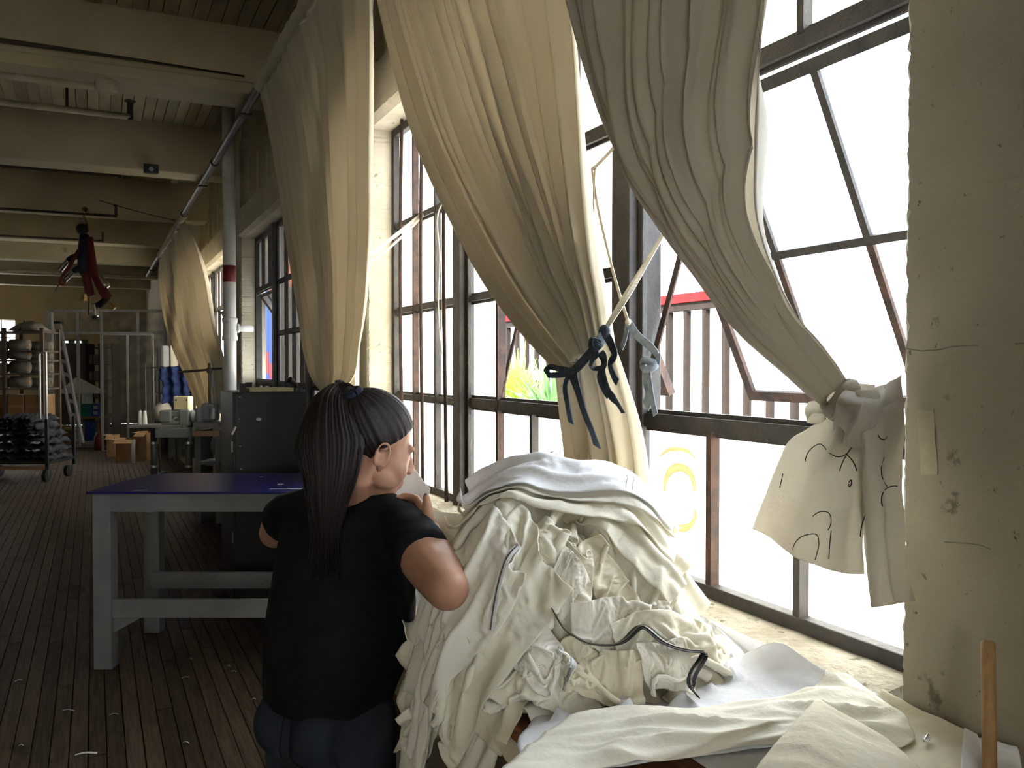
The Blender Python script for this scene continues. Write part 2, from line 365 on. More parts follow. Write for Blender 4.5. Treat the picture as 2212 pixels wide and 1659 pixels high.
def window(n, ya, yb, vents, frost, spans=None):
    w = structure(thing('window_%d' % n, None, None, (XW, ya, ZS)))
    spans = spans or [(ya, ya+.98, 3), (ya+1.08, ya+2.34, 4), (ya+2.44, yb, 3)]
    fr = MB().box((XW-.03,ya,ZS-.01), (XW+.03,yb,ZS+.035)).box((XW-.03,ya,ZH-.035), (XW+.03,yb,ZH+.01)).box((XW-.03,ya-.01,ZS+.035), (XW+.03,ya+.03,ZH-.035)).box((XW-.03,yb-.03,ZS+.035), (XW+.03,yb+.01,ZH-.035))
    fr.build('frame', m_steel, w, bevel=.004)
    for a, b in zip(spans, spans[1:]):
        y0, y1 = a[1], b[0]
        MB().box((XW-.06,y0+.005,ZS), (XW+.055,y1-.005,ZH)).box((XW-.03,y0-.02,ZS), (XW-.012,y1+.02,ZH)).build('mullion', m_steel, w, bevel=.003)
    for si, (a, b, nc) in enumerate(spans):
        cw = (b-a)/nc; v = vents.get(si)           # v: (first column, last column, angle)
        for r in (1, 2, 3):
            if r == 2 and v:
                segs = [(a, a+v[0]*cw), (a+(v[1]+1)*cw, b)]
            else: segs = [(a, b)]
            big = .02 if (v and r != 2) else .012
            for s0, s1 in segs:
                if s1-s0 > .05: MB().box((XW-.022,s0,ROWS[r]-big), (XW+.014,s1,ROWS[r]+big)).box((XW-.006,s0,ROWS[r]-big-.012), (XW+.004,s1,ROWS[r]+big+.012)).build('muntin', m_steel, w)
        for c in range(1, nc):
            y = a+c*cw
            ok = lambda r: not (v and r in (1, 2) and v[0] < c <= v[1])
            r = 0
            while r < 4:
                if not ok(r): r += 1; continue
                r2 = r
                while r2 < 4 and ok(r2): r2 += 1
                thick = .016 if (v and r == 1 and c in (v[0], v[1]+1)) else .011
                MB().box((XW-.024,y-thick,ROWS[r]+.014), (XW+.012,y+thick,ROWS[r2]-.014)).build('muntin', m_steel if (c+si) % 2 else m_rust, w)
                r = r2
        for c in range(nc):
            for r in range(4):
                if v and v[0] <= c <= v[1] and r in (1, 2): continue
                pane(w, a+c*cw+.011, a+(c+1)*cw-.011, ROWS[r]+.012, ROWS[r+1]-.012, frost if r < 3 else (g_top if n == 1 else frost))
        if v: sash(w, a+v[0]*cw+.006, a+(v[1]+1)*cw-.006, v[2], v[1]-v[0]+1, g_wire if n == 1 else g_dark)
    return w
win1 = window(1, 1.2, 4.62, {0: (0, 2, 25), 1: (1, 2, 25)}, g_frost, [(1.235, 2.215, 3), (2.325, 3.565, 4), (3.655, 4.61, 3)])
win2 = window(2, 5.62, 9.12, {2: (0, 2, 34)}, g_dark)
win3 = window(3, 10.1, 13.6, {1: (1, 2, 22)}, g_frost)
win4 = window(4, 14.6, 18.1, {}, g_frost)
win5 = window(5, -3.3, .12, {}, g_wire)
# inner security bars on the far light of window 1
for px in (868, 912, 962):
    q = (px-1106)/1900; s_, c_ = .429, .9033
    y = 1.44*(c_-q*s_)/(s_+q*c_)
    pts = [(1.44+.006*math.sin(z*2+px), y+.006*math.sin(z*3.1+px), z) for z in np.linspace(ZS, ZH, 14)]
    MB().tube(pts, .0095, 8).build('security_bar', m_rust, win1, smooth=True)
# tan paint smeared on the low pane: an open ring and a patch
m_smear = mat('tan_smear', (.70,.60,.42), (.78,.70,.55), .8, scale=18, trans=.6, tcol=(.62,.50,.32))
for pts, w in (([(1436,1062),(1440,1030),(1455,1012),(1478,1012),(1496,1032),(1499,1062)], .026), ([(1424,1085),(1432,1115),(1455,1136),(1482,1140),(1500,1122),(1502,1100)], .022), ([(1426,986),(1440,974),(1465,970),(1490,978),(1502,990)], .012)):
    P = [atX(x, y, XW+.0025) for x, y in pts]; P = [Vector(p) for p in spline(P, 20)]; G = []
    for i, p in enumerate(P):
        d = (P[min(i+1, 19)]-P[max(i-1, 0)]).normalized(); n = d.cross(Vector((1,0,0))); ww = w*(.35+.65*math.sin(PI*(i+.5)/20))*(1+.25*mnoise.noise(p*40))
        G.append([p-n*ww/2, p, p+n*ww/2])
    MB().grid(G).build('paint_smear', m_smear, win1, smooth=True, solid=.0008)
# stays that hold the open vents
for a, b in (((1.49,2.19,1.585),(1.63,2.19,2.04)), ((1.49,3.255,1.47),(1.585,3.255,1.85)), ((1.49,2.66,1.47),(1.585,2.66,1.85))):
    MB().bar(a, b, .006, .026, up=(0,1,0)).build('stay', m_rust, win1)

# back wall with a bright window behind the racks, left wall, near wall
wb = structure(thing('wall_back', None, None, (0,YB,0)))
bwx = (-5.2, -1.9); bwz = (1.45, 2.85)
MB().box((XL,YB,0), (bwx[0],YB+.25,ZC)).box((bwx[1],YB,0), (XF+.3,YB+.25,ZC)).box((bwx[0],YB,0), (bwx[1],YB+.25,bwz[0])).box((bwx[0],YB,bwz[1]), (bwx[1],YB+.25,ZC)).build('wall_face', m_plaster, wb)
w6 = structure(thing('window_6', None, None, (bwx[0],YB,bwz[0])))
for i in range(11):
    x = bwx[0]+i*.33; MB().box((x-.012,YB+.08,bwz[0]), (x+.012,YB+.12,bwz[1])).build('muntin', m_steel, w6)
for i in range(4):
    z = bwz[0]+i*.466; MB().box((bwx[0],YB+.08,z-.012), (bwx[1],YB+.12,z+.012)).build('muntin', m_steel, w6)
for i in range(10):
    for j in range(3):
        MB().box((bwx[0]+i*.33+.012,YB+.098,bwz[0]+j*.466+.012), (bwx[0]+(i+1)*.33-.012,YB+.102,bwz[0]+(j+1)*.466-.012)).build('pane', g_frost, w6)
# the room goes on behind the photographer: a blank left wall, a near wall with an added fill window
def open_wall(nm, axis, c, th, lo, hi, spans, z0=1.0, z1=2.9, wn=7):
    w = structure(thing(nm, None, None, (c,0,0) if axis == 'x' else (0,c,0)))
    bx = lambda b, a0, a1, q0, q1, t0=0, t1=th: b.box((c+min(t0,t1),a0,q0), (c+max(t0,t1),a1,q1)) if axis == 'x' else b.box((a0,c+min(t0,t1),q0), (a1,c+max(t0,t1),q1))
    b = MB(); e = lo
    for s0, s1 in spans:
        bx(b, e, s0, 0, ZC+.1); bx(b, s0, s1, 0, z0); bx(b, s0, s1, z1, ZC+.1); e = s1
    bx(b, e, hi, 0, ZC+.1); b.build('wall_face', m_plaster, w)
    for k, (s0, s1) in enumerate(spans):
        win = structure(thing('window_%d' % (wn+k), None, None, (c,s0,z0) if axis == 'x' else (s0,c,z0)))
        f = MB(); n = max(2, int((s1-s0)/.6))
        for i in range(n+1): a = s0+(s1-s0)*i/n; bx(f, a-.012, a+.012, z0, z1, th*.4, th*.5)
        for j in range(5): q = z0+(z1-z0)*j/4; bx(f, s0, s1, q-.012, q+.012, th*.4, th*.5)
        f.build('glazing_bars', m_steel, win)
        bx(MB(), s0, s1, z0, z1, th*.44, th*.46).build('pane', g_frost, win)
    return w
open_wall('wall_left', 'x', XL, -.25, YN-.25, YB+.25, [], wn=7)
open_wall('wall_near', 'y', YN, -.25, XL, 1.95, [(-4.0,-2.2)], wn=9)  # window out of view, added to brighten the near side
MB().box((XL-.3,YN-.3,ZC+.25), (2.1,YB+.4,ZC+.4)).build('roof_slab', m_dark, ceil)

# ================================================================ outside: yard, sunlit metal fence, planting, painted boards
m_yard = mat('yard_concrete', (.55,.53,.49), (.45,.43,.4), .9, scale=1.5)
m_white = mat('white_sheet_metal', (.85,.85,.84), (.78,.78,.77), .5, scale=1)
m_post = mat('brown_post', (.014,.011,.010), (.011,.009,.008), .8, scale=10, spec=.03)
m_redf = mat('red_fascia', (.20,.008,.009), rough=.8, spec=.03)
yard = structure(thing('trim_1', None, None, (6,12,-.15)))
MB().box((1.75,-12,-.35), (40,70,-.15)).build('yard_slab', m_yard, yard)
XO = 9.0; ZT = 2.74
fence = thing('boundary_fence', 'tall white sheet-metal wall with brown posts and red top edge across the yard', 'fence', (XO,10,-.15))
MB().box((XO+.05,1,-.15), (XO+.14,48,ZT-.15)).build('sheet_panel', m_white, fence)
post_me = MB().box((-.045,-.045,0), (.045,.045,1)).mesh('fence_post'); post_me.materials.append(m_post)
y = 2.0
while y < 40:
    for yy in ((y, ) if y > 9.4 or y < 7.6 else (y, y+.17)):
        o = bpy.data.objects.new('fence_post', post_me); COL.objects.link(o); o.parent = fence
        o.location = (0, yy-10, 0); o.scale = (1, 1, ZT-.05)
    y += .505
MB().box((XO-.06,1,ZT-.19), (XO+.18,48,ZT-.06)).build('soffit_rail', m_post, fence)
MB().box((XO-.10,1,ZT-.06), (XO+.22,48,ZT+.09)).build('red_edge', m_redf, fence)
MB().box((XO-.05,17.4,1.30), (XO+.0,48,1.52)).build('cross_rail', m_white, fence)
m_leaf = mat('bright_leaves', (.26,.42,.05), (.12,.25,.03), .6, scale=6, trans=.35)
m_palm = mat('palm_leaves', (.10,.2,.07), (.05,.11,.04), .5, scale=6, trans=.2)
def bush(loc, r, h, n, m, label, name, w=.03, seed=1):
    rr = random.Random(seed); t = thing(name, label, 'plant', loc); b = MB()
    for i in range(n):
        a = rr.uniform(0, 2*PI); e = rr.uniform(.2, 1); L = h*rr.uniform(.5, 1)
        p0 = Vector(loc)+Vector((0, 0, rr.uniform(0, h*.35))); d = Vector((math.cos(a), math.sin(a), 0))
        pts = [p0 + d*(r*e*s) + Vector((0,0,L*(s*1.2-.75*s*s*e))) for s in np.linspace(0, 1, 6)]
        sd = Vector((-d.y, d.x, 0))
        G = [[p-sd*w*math.sin(PI*min(.97,max(.06,k/5))), p+Vector((0,0,.01)), p+sd*w*math.sin(PI*min(.97,max(.06,k/5)))] for k, p in enumerate(pts)]
        b.grid(G)
    o = b.build('foliage', m, t); o['kind'] = 'stuff'
    MB().tube([Vector(loc), Vector(loc)+Vector((0,0,h*.5))], .05, 8).build('stem', m_post, t)
    return t
p = atX(1120, 870, 7.6); bush((7.6, p.y, -.15), .8, 1.75, 260, m_leaf, 'bright yellow-green leafy shrub outside the middle window', 'leafy_shrub', .05, 2)
p = atX(1190, 840, 7.0); bush((7.0, p.y-.1, -.15), 1.3, 1.75, 170, m_palm, 'dark green palm with drooping fronds outside the middle window', 'palm', .03, 3)
m_blue = mat('blue_graffiti_board', (.014,.035,.15), (.12,.018,.022), .6, scale=2.6, lo=.40, hi=.44)
bb = thing('painted_hoarding', 'blue hoarding painted with red graffiti outside the second window', 'hoarding', (2.8,16.6,-.15))
for i in range(5):
    MB().box((2.52+i*.13,16.6,-.15), (2.645+i*.13,16.65,4.6)).build('board', m_blue, bb)
m_backdrop = mat('backdrop_boards', (.10,.075,.055), (.06,.045,.035), .8, scale=4)
backdrop = thing('yard_backdrop', 'dark brown shed added outside the second window to darken its panes', 'backdrop', (4,16.5,-.15))  # invented dark boards, put here so the second window's panes look dark
for i in range(12):
    MB().box((3.19+i*.14,16.4+.01*(i%2),-.15), (3.32+i*.14,16.5,5.0)).build('backdrop_board', m_backdrop, backdrop)
MB().box((3.17,16.35,5.0), (4.9,19,5.1)).build('backdrop_top', m_backdrop, backdrop)
os_ = thing('orange_sign', 'plain orange panel fixed high on the shed', 'sign', (3.3,16.3,3.0))
MB().box((3.22,16.30,3.05), (4.2,16.36,4.2)).build('sheet', mat('orange_sheet', (.75,.18,.03), rough=.5), os_, bevel=.01)
MB().box((3.2,16.33,3.0), (4.22,16.40,3.06)).build('rim', m_backdrop, os_)
# light portals in the window openings
for i, (ya, yb) in enumerate(bays):
    ld = bpy.data.lights.new('window_portal', 'AREA'); ld.shape = 'RECTANGLE'; ld.size = ZH-ZS; ld.size_y = yb-ya; ld.cycles.is_portal = True
    lo = bpy.data.objects.new('window_portal', ld); COL.objects.link(lo); lo.location = (1.94, (ya+yb)/2, (ZS+ZH)/2); lo.rotation_euler = (0, PI/2, 0)
# ================================================================ curtains on the steel rail
XR, ZR = 1.05, 3.552
m_rail = mat('rail_steel', (.065,.032,.024), (.03,.02,.017), .5, metal=.1, scale=30, bump=.2, bscale=60)
rail = thing('curtain_rail', 'long rusty steel pipe under the ceiling beams that carries the curtains', 'rail', (XR,8,ZR))
MB().cyl((XR,-5.5,ZR), (XR,20.5,ZR), .034, 14).build('pipe', m_rail, rail, smooth=True)
for yb_ in (beam_y[1], beam_y[3]+.06, beam_y[4], beam_y[7]):
    MB().cyl((XR,yb_+.18,ZR-.03), (XR,yb_+.18,ZB+.03), .012, 8).box((XR-.045,yb_+.14,ZR-.045), (XR+.045,yb_+.22,ZR-.03)).build('hanger', m_rail, rail)
for yc in (2.3, 8.8, 15.2): MB().cyl((XR,yc-.06,ZR), (XR,yc+.06,ZR), .042, 14).build('coupling', m_rail, rail, smooth=True)
m_curt = mat('curtain_canvas', (.62,.555,.42), (.55,.49,.36), .9, scale=1.6, bump=.12, bscale=160, trans=.34, tcol=(.64,.575,.45), spots=(3.0,.70,.72), sheen=.15)
m_curt2 = mat('curtain_canvas_grey', (.64,.60,.52), (.57,.53,.45), .9, scale=1.8, bump=.14, bscale=150, trans=.42, tcol=(.68,.64,.56), spots=(3.4,.66,.75), sheen=.15)
m_denim = mat('dark_denim_strip', (.05,.065,.085), (.03,.04,.055), .85, scale=60, bump=.3, bscale=200)
m_twill = mat('twill_tape', (.55,.50,.40), (.45,.41,.33), .85, scale=40, trans=.2)

def fold_profile(u, nf, seed, sharp=.85):
    """irregular pleats: phase drifts, heights vary"""
    rr = np.random.default_rng(seed)
    k = np.cumsum(rr.uniform(.55, 1.5, nf+1)); k = k/k[-1]; k = np.concatenate([[0], k])
    a = rr.uniform(.45, 1.0, nf+2)
    ph = np.interp(u, k, np.arange(nf+2)); am = np.interp(u, k, a)
    s = np.sin(2*PI*ph*.5*2)
    return am*np.sign(s)*np.abs(s)**sharp
def sync(Lp, Rp):
    P = (np.array([tuple(p) for p in Lp])+np.array([tuple(p) for p in Rp]))/2
    return np.concatenate([[0], np.cumsum(np.linalg.norm(np.diff(P, axis=0), axis=1)+1e-6)])
def curtain_sheet(Lp, Rp, amp, nf, seed, nu=160, nv=140, twist=None, belly=0, nrm=(-1,0,0), drift=.0):
    """Lp, Rp: left and right edge points from rail to bottom (3D, same count). amp: fold depth along the height."""
    kn = sync(Lp, Rp); L = spline(Lp, nv, kn); R = spline(Rp, nv, kn); A = np.interp(np.linspace(0,1,nv), np.linspace(0,1,len(amp)), amp)
    u = np.linspace(0, 1, nu); G = np.zeros((nv, nu, 3)); n0 = np.array(nrm, float)
    rr = np.random.default_rng(seed+50)
    ph = rr.uniform(0, 6, 8)
    for i in range(nv):
        v = i/(nv-1)
        uu = np.clip(u + drift*np.sin(v*3.0+ph[0])*u*(1-u)*4, 0, 1)
        f = fold_profile(uu, nf, seed) + .35*np.sin(uu*nf*2.7*PI+ph[1]+v*1.3) + .2*np.sin(uu*nf*5.1*PI+ph[2]-v*2)
        d = R[i]-L[i]; w = np.linalg.norm(d)+1e-6
        base = L[i][None] + d[None]*u[:, None]
        side = d/w
        off = f*A[i]
        base = base + n0[None]*(off + belly*np.sin(u*PI)*np.sin(v*PI))[:, None]
        base = base + side[None]*(A[i]*.55*np.cos(uu*nf*2*PI+ph[3]+v)*np.sin(u*PI))[:, None]
        G[i] = base
    return G
def curtain(name, G, m, label, extra=None, sub=0):
    t = thing(name, label, 'curtain', tuple(G[0, G.shape[1]//2]))
    mb = MB().grid(G); o = mb.build('drape', m, t, smooth=True, solid=.0016)
    # stitched pocket over the rail
    top = G[0]; pk = []
    ys = np.linspace(top[0][1], top[-1][1], 60)
    for y in ys:
        r = .046+.004*math.sin(y*37)+.003*math.sin(y*83)
        pk.append([(XR+r*math.cos(a), y, ZR+r*math.sin(a)) for a in np.linspace(0, 2*PI, 13)[:-1]])
    MB().rings(pk, True, False).build('rail_pocket', m, t, smooth=True, solid=.0016)
    return t
def edge(pts, top_y):
    """pts: (px, py, X) down the edge; begins on the rail"""
    return [Vector((XR, top_y, ZR-.055))] + [atX(*p) for p in pts]
def hgt(pt, z): v = Vector(pt); return Vector((v.x, v.y, z))

# far curtain, drawn back over the sewing machines
L0 = [Vector((XR,16.6,ZR-.07)), atX(352,660,1.05), atX(372,740,1.07), atX(408,820,1.10), atX(438,890,1.14)]
R0 = [Vector((XR,11.9,ZR-.07)), atX(443,585,1.12), atX(462,700,1.16), atX(484,800,1.22), atX(488,885,1.24)]
c0 = curtain('curtain', curtain_sheet(L0, R0, [.02,.05,.06,.06,.05], 8, 4, 110, 90), m_curt, 'smallest cream curtain far along the rail, behind the sewing machines')
# curtain beside the blue table, gathered into a bag at head height
top1 = (6.27, 3.62)
L1 = edge([(597,350,1.05), (628,520,1.05), (655,690,1.05), (668,780,1.05), (684,826,1.05), (700,846,1.05)], top1[0])
R1 = edge([(803,60,1.05), (800,350,1.05), (794,560,1.05), (776,730,1.05), (752,828,1.05), (728,848,1.05)], top1[1])
L1 = [L1[0]]+L1[1:]; 
G1 = curtain_sheet(L1, R1, [.008,.018,.028,.036,.04,.036,.018], 10, 11, 200, 170, drift=.05)
c1 = curtain('curtain', G1, m_curt, 'cream curtain tied in a knot above the black cabinet')
Lt = [atX(700,846,1.05), atX(686,880,1.03), atX(678,960,1.02), hgt(atX(676,1040,1.02), .78)]
Rt = [atX(728,848,1.05), atX(752,885,1.0), atX(768,960,1.0), hgt(atX(770,1040,1.0), .78)]
MB().grid(curtain_sheet(Lt, Rt, [.02,.04,.05,.05], 6, 5, 90, 50)).build('tail', m_curt, c1, smooth=True, solid=.0016)
k1 = atX(714,848,1.03)
MB().tube([k1+Vector((.045*math.cos(a), .06*math.sin(a), .004*math.sin(3*a))) for a in np.linspace(0, 2*PI, 18)], .010, 8, caps=False).build('knot', m_curt, c1, smooth=True)
# second panel behind it, hanging straight
L1b = edge([(738,420,1.18), (740,700,1.18), (742,860,1.18), (744,960,1.18)], 3.62); L1b[0] = Vector((XR+.05,3.95,ZR-.1))
R1b = edge([(770,420,1.16), (768,700,1.16), (766,860,1.16), (766,960,1.16)], 3.50); R1b[0] = Vector((XR+.05,3.63,ZR-.1))
MB().grid(curtain_sheet(L1b, R1b, [.01,.03,.03,.03,.03], 3, 8, 40, 60)).build('back_panel', m_curt2, c1, smooth=True, solid=.0016)
# middle curtain, drawn aside by a dark strip
L2 = edge([(822,0,1.05), (858,140,1.05), (905,290,1.05), (1000,490,1.05), (1100,655,1.05), (1190,765,1.05), (1232,806,1.06)], 3.58)
R2 = edge([(1228,0,1.05), (1240,120,1.05), (1250,260,1.05), (1262,420,1.05), (1278,560,1.05), (1295,660,1.05), (1306,735,1.05)], 2.03)
G2 = curtain_sheet(L2, R2, [.010,.018,.024,.03,.034,.038,.04,.03], 13, 21, 230, 190, drift=.08)
c2 = curtain('curtain', G2, m_curt, 'large cream curtain drawn aside by a dark denim strip, falling behind the pile')
Lt = [atX(1232,806,1.06), atX(1238,870,1.12), atX(1246,985,1.22), hgt(atX(1250,1060,1.25), 1.03)]
Rt = [atX(1306,735,1.05), atX(1334,830,1.12), atX(1367,985,1.22), hgt(atX(1376,1060,1.25), 1.03)]
MB().grid(curtain_sheet(Lt, Rt, [.035,.045,.05,.05], 5, 33, 110, 80)).build('tail', m_curt, c2, smooth=True, solid=.0016)
# right curtain, twisted into a rope and knotted round the pillar corner
L3 = edge([(1243,0,1.05), (1300,170,1.05), (1372,360,1.05), (1455,500,1.05), (1540,625,1.06), (1625,735,1.08), (1712,815,1.11), (1772,868,1.14), (1800,888,1.155)], 2.02)
R3 = edge([(1652,0,1.05), (1637,170,1.05), (1630,330,1.05), (1634,470,1.05), (1672,590,1.06), (1722,685,1.08), (1775,745,1.11), (1815,800,1.14), (1832,828,1.155)], 1.16)
G3 = curtain_sheet(L3, R3, [.008,.014,.018,.022,.026,.03,.03,.028,.022,.015], 9, 44, 220, 220, drift=.06)
# spiral folds: shear the pleats across the rope as it twists
nv, nu = G3.shape[:2]
kn = sync(L3, R3); Ls = spline(L3, nv, kn); Rs = spline(R3, nv, kn); u = np.linspace(0, 1, nu)
for i in range(nv):
    v = i/(nv-1); tw = smoothstep(.45, 1, v); d = Rs[i]-Ls[i]; w = np.linalg.norm(d)
    ph = u*2.2*PI*2 + v*15*tw
    rope = np.sin(u*PI)**.7*w*.42
    s = np.abs(np.sin(ph*.5))**.7
    off = (1-tw)*0 + tw*(rope + s*w*.10)
    base = Ls[i][None]+d[None]*u[:, None]
    G3[i] = (1-tw)*G3[i] + tw*base + np.array([-1, 0, 0])[None]*off[:, None]
# the back half of the twisted rope
c3 = curtain('curtain', G3, m_curt2, 'curtain twisted like a rope and knotted at the rough pillar')
Gb = []
for i in range(int(nv*.5), nv):
    v = i/(nv-1); tw = smoothstep(.5, .7, v); d = Rs[i]-Ls[i]; w = np.linalg.norm(d)
    Gb.append([Ls[i]+d*t+np.array([1,0,0])*math.sin(t*PI)*w*.4*tw for t in np.linspace(0, 1, 24)])
MB().grid(np.array(Gb)).build('back_fold', m_curt2, c3, smooth=True, solid=.0016)
# ================================================================ work table and the heap of cut cloth
ZT_ = 0.96; XE = 0.69
m_wood = mat('table_plywood', (.26,.115,.05), (.15,.06,.028), .45, scale=6, stretch=(20,1,20), bump=.1, bscale=40)
m_woodd = mat('table_frame_wood', (.10,.07,.045), (.07,.05,.03), .7, scale=5, stretch=(10,10,1))
wt = thing('work_table', 'brown wooden work table along the window sill under the heap of cloth', 'table', (1.0,1.8,0))
MB().box((XE,.35,ZT_-.03), (XF-.012,3.05,ZT_)).build('tabletop', m_wood, wt, bevel=.004)
MB().box((XE+.06,.45,ZT_-.13), (XE+.085,2.95,ZT_-.03)).build('apron', m_woodd, wt)
for y in (.5, 1.75, 2.9):
    for x in (XE+.05, XF-.1): MB().box((x,y-.035,0), (x+.07,y+.035,ZT_-.03)).build('leg', m_woodd, wt, bevel=.004)
MB().box((XE+.06,.5,.28), (XF-.04,2.9,.30)).build('lower_shelf', m_woodd, wt)

# --- a small cloth solver: position-based, settling one piece at a time on a height map of what already lies there
HX0, HY0, HRES = .30, .30, .01
HNX, HNY = 106, 276
HX = HX0+np.arange(HNX)*HRES; HY = HY0+np.arange(HNY)*HRES
H = np.where(((HX[:, None] > XE) & (HX[:, None] < XF)), ZT_, .02)*np.ones((HNX, HNY))
for _i, _x in enumerate(HX):                     # cloth that passes the edge hangs close against the table front
    if .575 < _x <= XE: H[_i, :] = ZT_-(XE-_x)*2.6
H[HX > XF-.01, :] = 1.0
def hsample(P):
    fx = np.clip((P[:, 0]-HX0)/HRES, 0, HNX-1.001); fy = np.clip((P[:, 1]-HY0)/HRES, 0, HNY-1.001)
    i = fx.astype(int); j = fy.astype(int); a = fx-i; b = fy-j
    h00 = H[i, j]; h10 = H[i+1, j]; h01 = H[i, j+1]; h11 = H[i+1, j+1]
    z = h00*(1-a)*(1-b)+h10*a*(1-b)+h01*(1-a)*b+h11*a*b
    gx = ((h10-h00)*(1-b)+(h11-h01)*b)/HRES; gy = ((h01-h00)*(1-a)+(h11-h10)*a)/HRES
    return z, gx, gy
def blur(A, n=1):
    for _ in range(n):
        B = np.pad(A, 1, mode='edge'); A = (B[:-2,1:-1]+B[2:,1:-1]+B[1:-1,:-2]+B[1:-1,2:]+4*B[1:-1,1:-1])/8
    return A
def settle(P, rest=None, steps=45, iters=10, pins=None, thick=.004, grav=1.0, fr=.6, wallx=XF-.012, stretch=1.0, seed=0, bend=.25, damp=.9):
    """P: n x m x 3 start; rest: n x m x 3 whose spacing gives the cloth's own size"""
    n, m = P.shape[:2]; P = P.copy(); R = P if rest is None else rest
    V = np.zeros_like(P); dt = .016
    idx = np.arange(n*m).reshape(n, m)
    sets = []
    def addset(a, b, k):
        a = a.ravel(); b = b.ravel()
        if len(a): sets.append((a, b, np.linalg.norm(R.reshape(-1,3)[a]-R.reshape(-1,3)[b], axis=1)*stretch, k))
    for s in (0, 1):
        addset(idx[s:-1:2], idx[s+1::2], 1.0); addset(idx[:, s:-1:2], idx[:, s+1::2], 1.0)
        addset(idx[s:-1:2, :-1], idx[s+1::2, 1:], .5); addset(idx[s:-1:2, 1:], idx[s+1::2, :-1], .5)
    for s in range(4):
        addset(idx[s:-2:4], idx[s+2::4][:len(idx[s:-2:4])], bend); addset(idx[:, s:-2:4], idx[:, s+2::4][:, :idx[:, s:-2:4].shape[1]], bend)
    X = P.reshape(-1, 3); V = V.reshape(-1, 3)
    pin = np.zeros(n*m, bool)
    if pins is not None: pin[pins.ravel()] = True
    W = np.where(pin, 0.0, 1.0)
    for st in range(steps):
        V *= damp; V[:, 2] -= 9.8*dt*grav; V[pin] = 0
        X0 = X.copy(); X = X+V*dt
        for it in range(iters):
            for a, b, L0, k in sets:
                d = X[b]-X[a]; l = np.sqrt((d*d).sum(1))+1e-9
                wa = W[a]; wb = W[b]; ws = wa+wb+1e-9
                c = (k*(l-L0)/l/ws)[:, None]*d
                X[a] += c*wa[:, None]; X[b] -= c*wb[:, None]
            if it % 3 == 2 or it == iters-1:
                z, gx, gy = hsample(X)
                pen = z+thick-X[:, 2]; hit = (pen > 0) & ~pin
                if hit.any():
                    g2 = 1/(1+gx[hit]**2+gy[hit]**2); p_ = np.minimum(pen[hit], .06)*g2
                    X[hit, 0] -= p_*np.clip(gx[hit], -3, 3); X[hit, 1] -= p_*np.clip(gy[hit], -3, 3); X[hit, 2] += p_
                    if it == iters-1:
                        mv = X[hit]-X0[hit]; X[hit, 0] -= mv[:, 0]*fr; X[hit, 1] -= mv[:, 1]*fr
                X[:, 0] = np.minimum(X[:, 0], wallx)
        V = (X-X0)/dt
        sp = np.linalg.norm(V, axis=1); big = sp > 2.0
        V[big] *= (2.0/sp[big])[:, None]
    return X.reshape(n, m, 3)
def refine(P, k=2):
    """bicubic-ish upsample of a grid"""
    n, m = P.shape[:2]
    A = spline_rows(P, (n-1)*k+1); return spline_rows(A.transpose(1,0,2), (m-1)*k+1).transpose(1,0,2)
def spline_rows(P, n2):
    n = P.shape[0]; t = np.linspace(0, n-1, n2); i = np.clip(t.astype(int), 0, n-2); u = (t-i)[:, None, None]
    g = lambda j: P[np.clip(j, 0, n-1)]
    p0, p1, p2, p3 = g(i-1), g(i), g(i+1), g(i+2)
    return .5*(2*p1+(p2-p0)*u+(2*p0-5*p1+4*p2-p3)*u*u+(3*p1-p0-3*p2+p3)*u**3)
def stamp(P, lift=.003):
    global H
    Q = refine(P, 3).reshape(-1, 3)
    i = np.round((Q[:, 0]-HX0)/HRES).astype(int); j = np.round((Q[:, 1]-HY0)/HRES).astype(int)
    ok = (i >= 0) & (i < HNX) & (j >= 0) & (j < HNY)
    H0 = H.copy(); np.maximum.at(H, (i[ok], j[ok]), Q[ok, 2]+lift)
    ch = H > H0+1e-6
    Hb = blur(H, 1); H = np.where(ch, np.minimum(H, Hb+.012), H)
m_cl = [mat('calico_%s' % k, c, c2, .85, scale=5, bump=.22, bscale=55, trans=.16, tcol=t, sheen=.1) for k, c, c2, t in (
    ('cream', (.84,.81,.70), (.80,.77,.65), (.74,.66,.48)), ('ivory', (.86,.84,.76), (.83,.80,.72), (.76,.70,.56)),
    ('warm', (.81,.75,.61), (.77,.71,.57), (.72,.62,.42)), ('white', (.86,.87,.90), (.83,.84,.87), (.78,.78,.8)))]
PAT = 'cut cream cloth pieces heaped on the work table'
def piece(name, P, m, label, cat='cloth', group=PAT, k=2, parts=None):
    Q = refine(P, k); c = Q.reshape(-1, 3).mean(0)
    o = MB().grid(Q).build(name, m_cl[m] if isinstance(m, int) else m, smooth=True)
    md = o.modifiers.new('solid', 'SOLIDIFY'); md.thickness = .0022; md.offset = 1
    tag(o, label, cat, group); return o
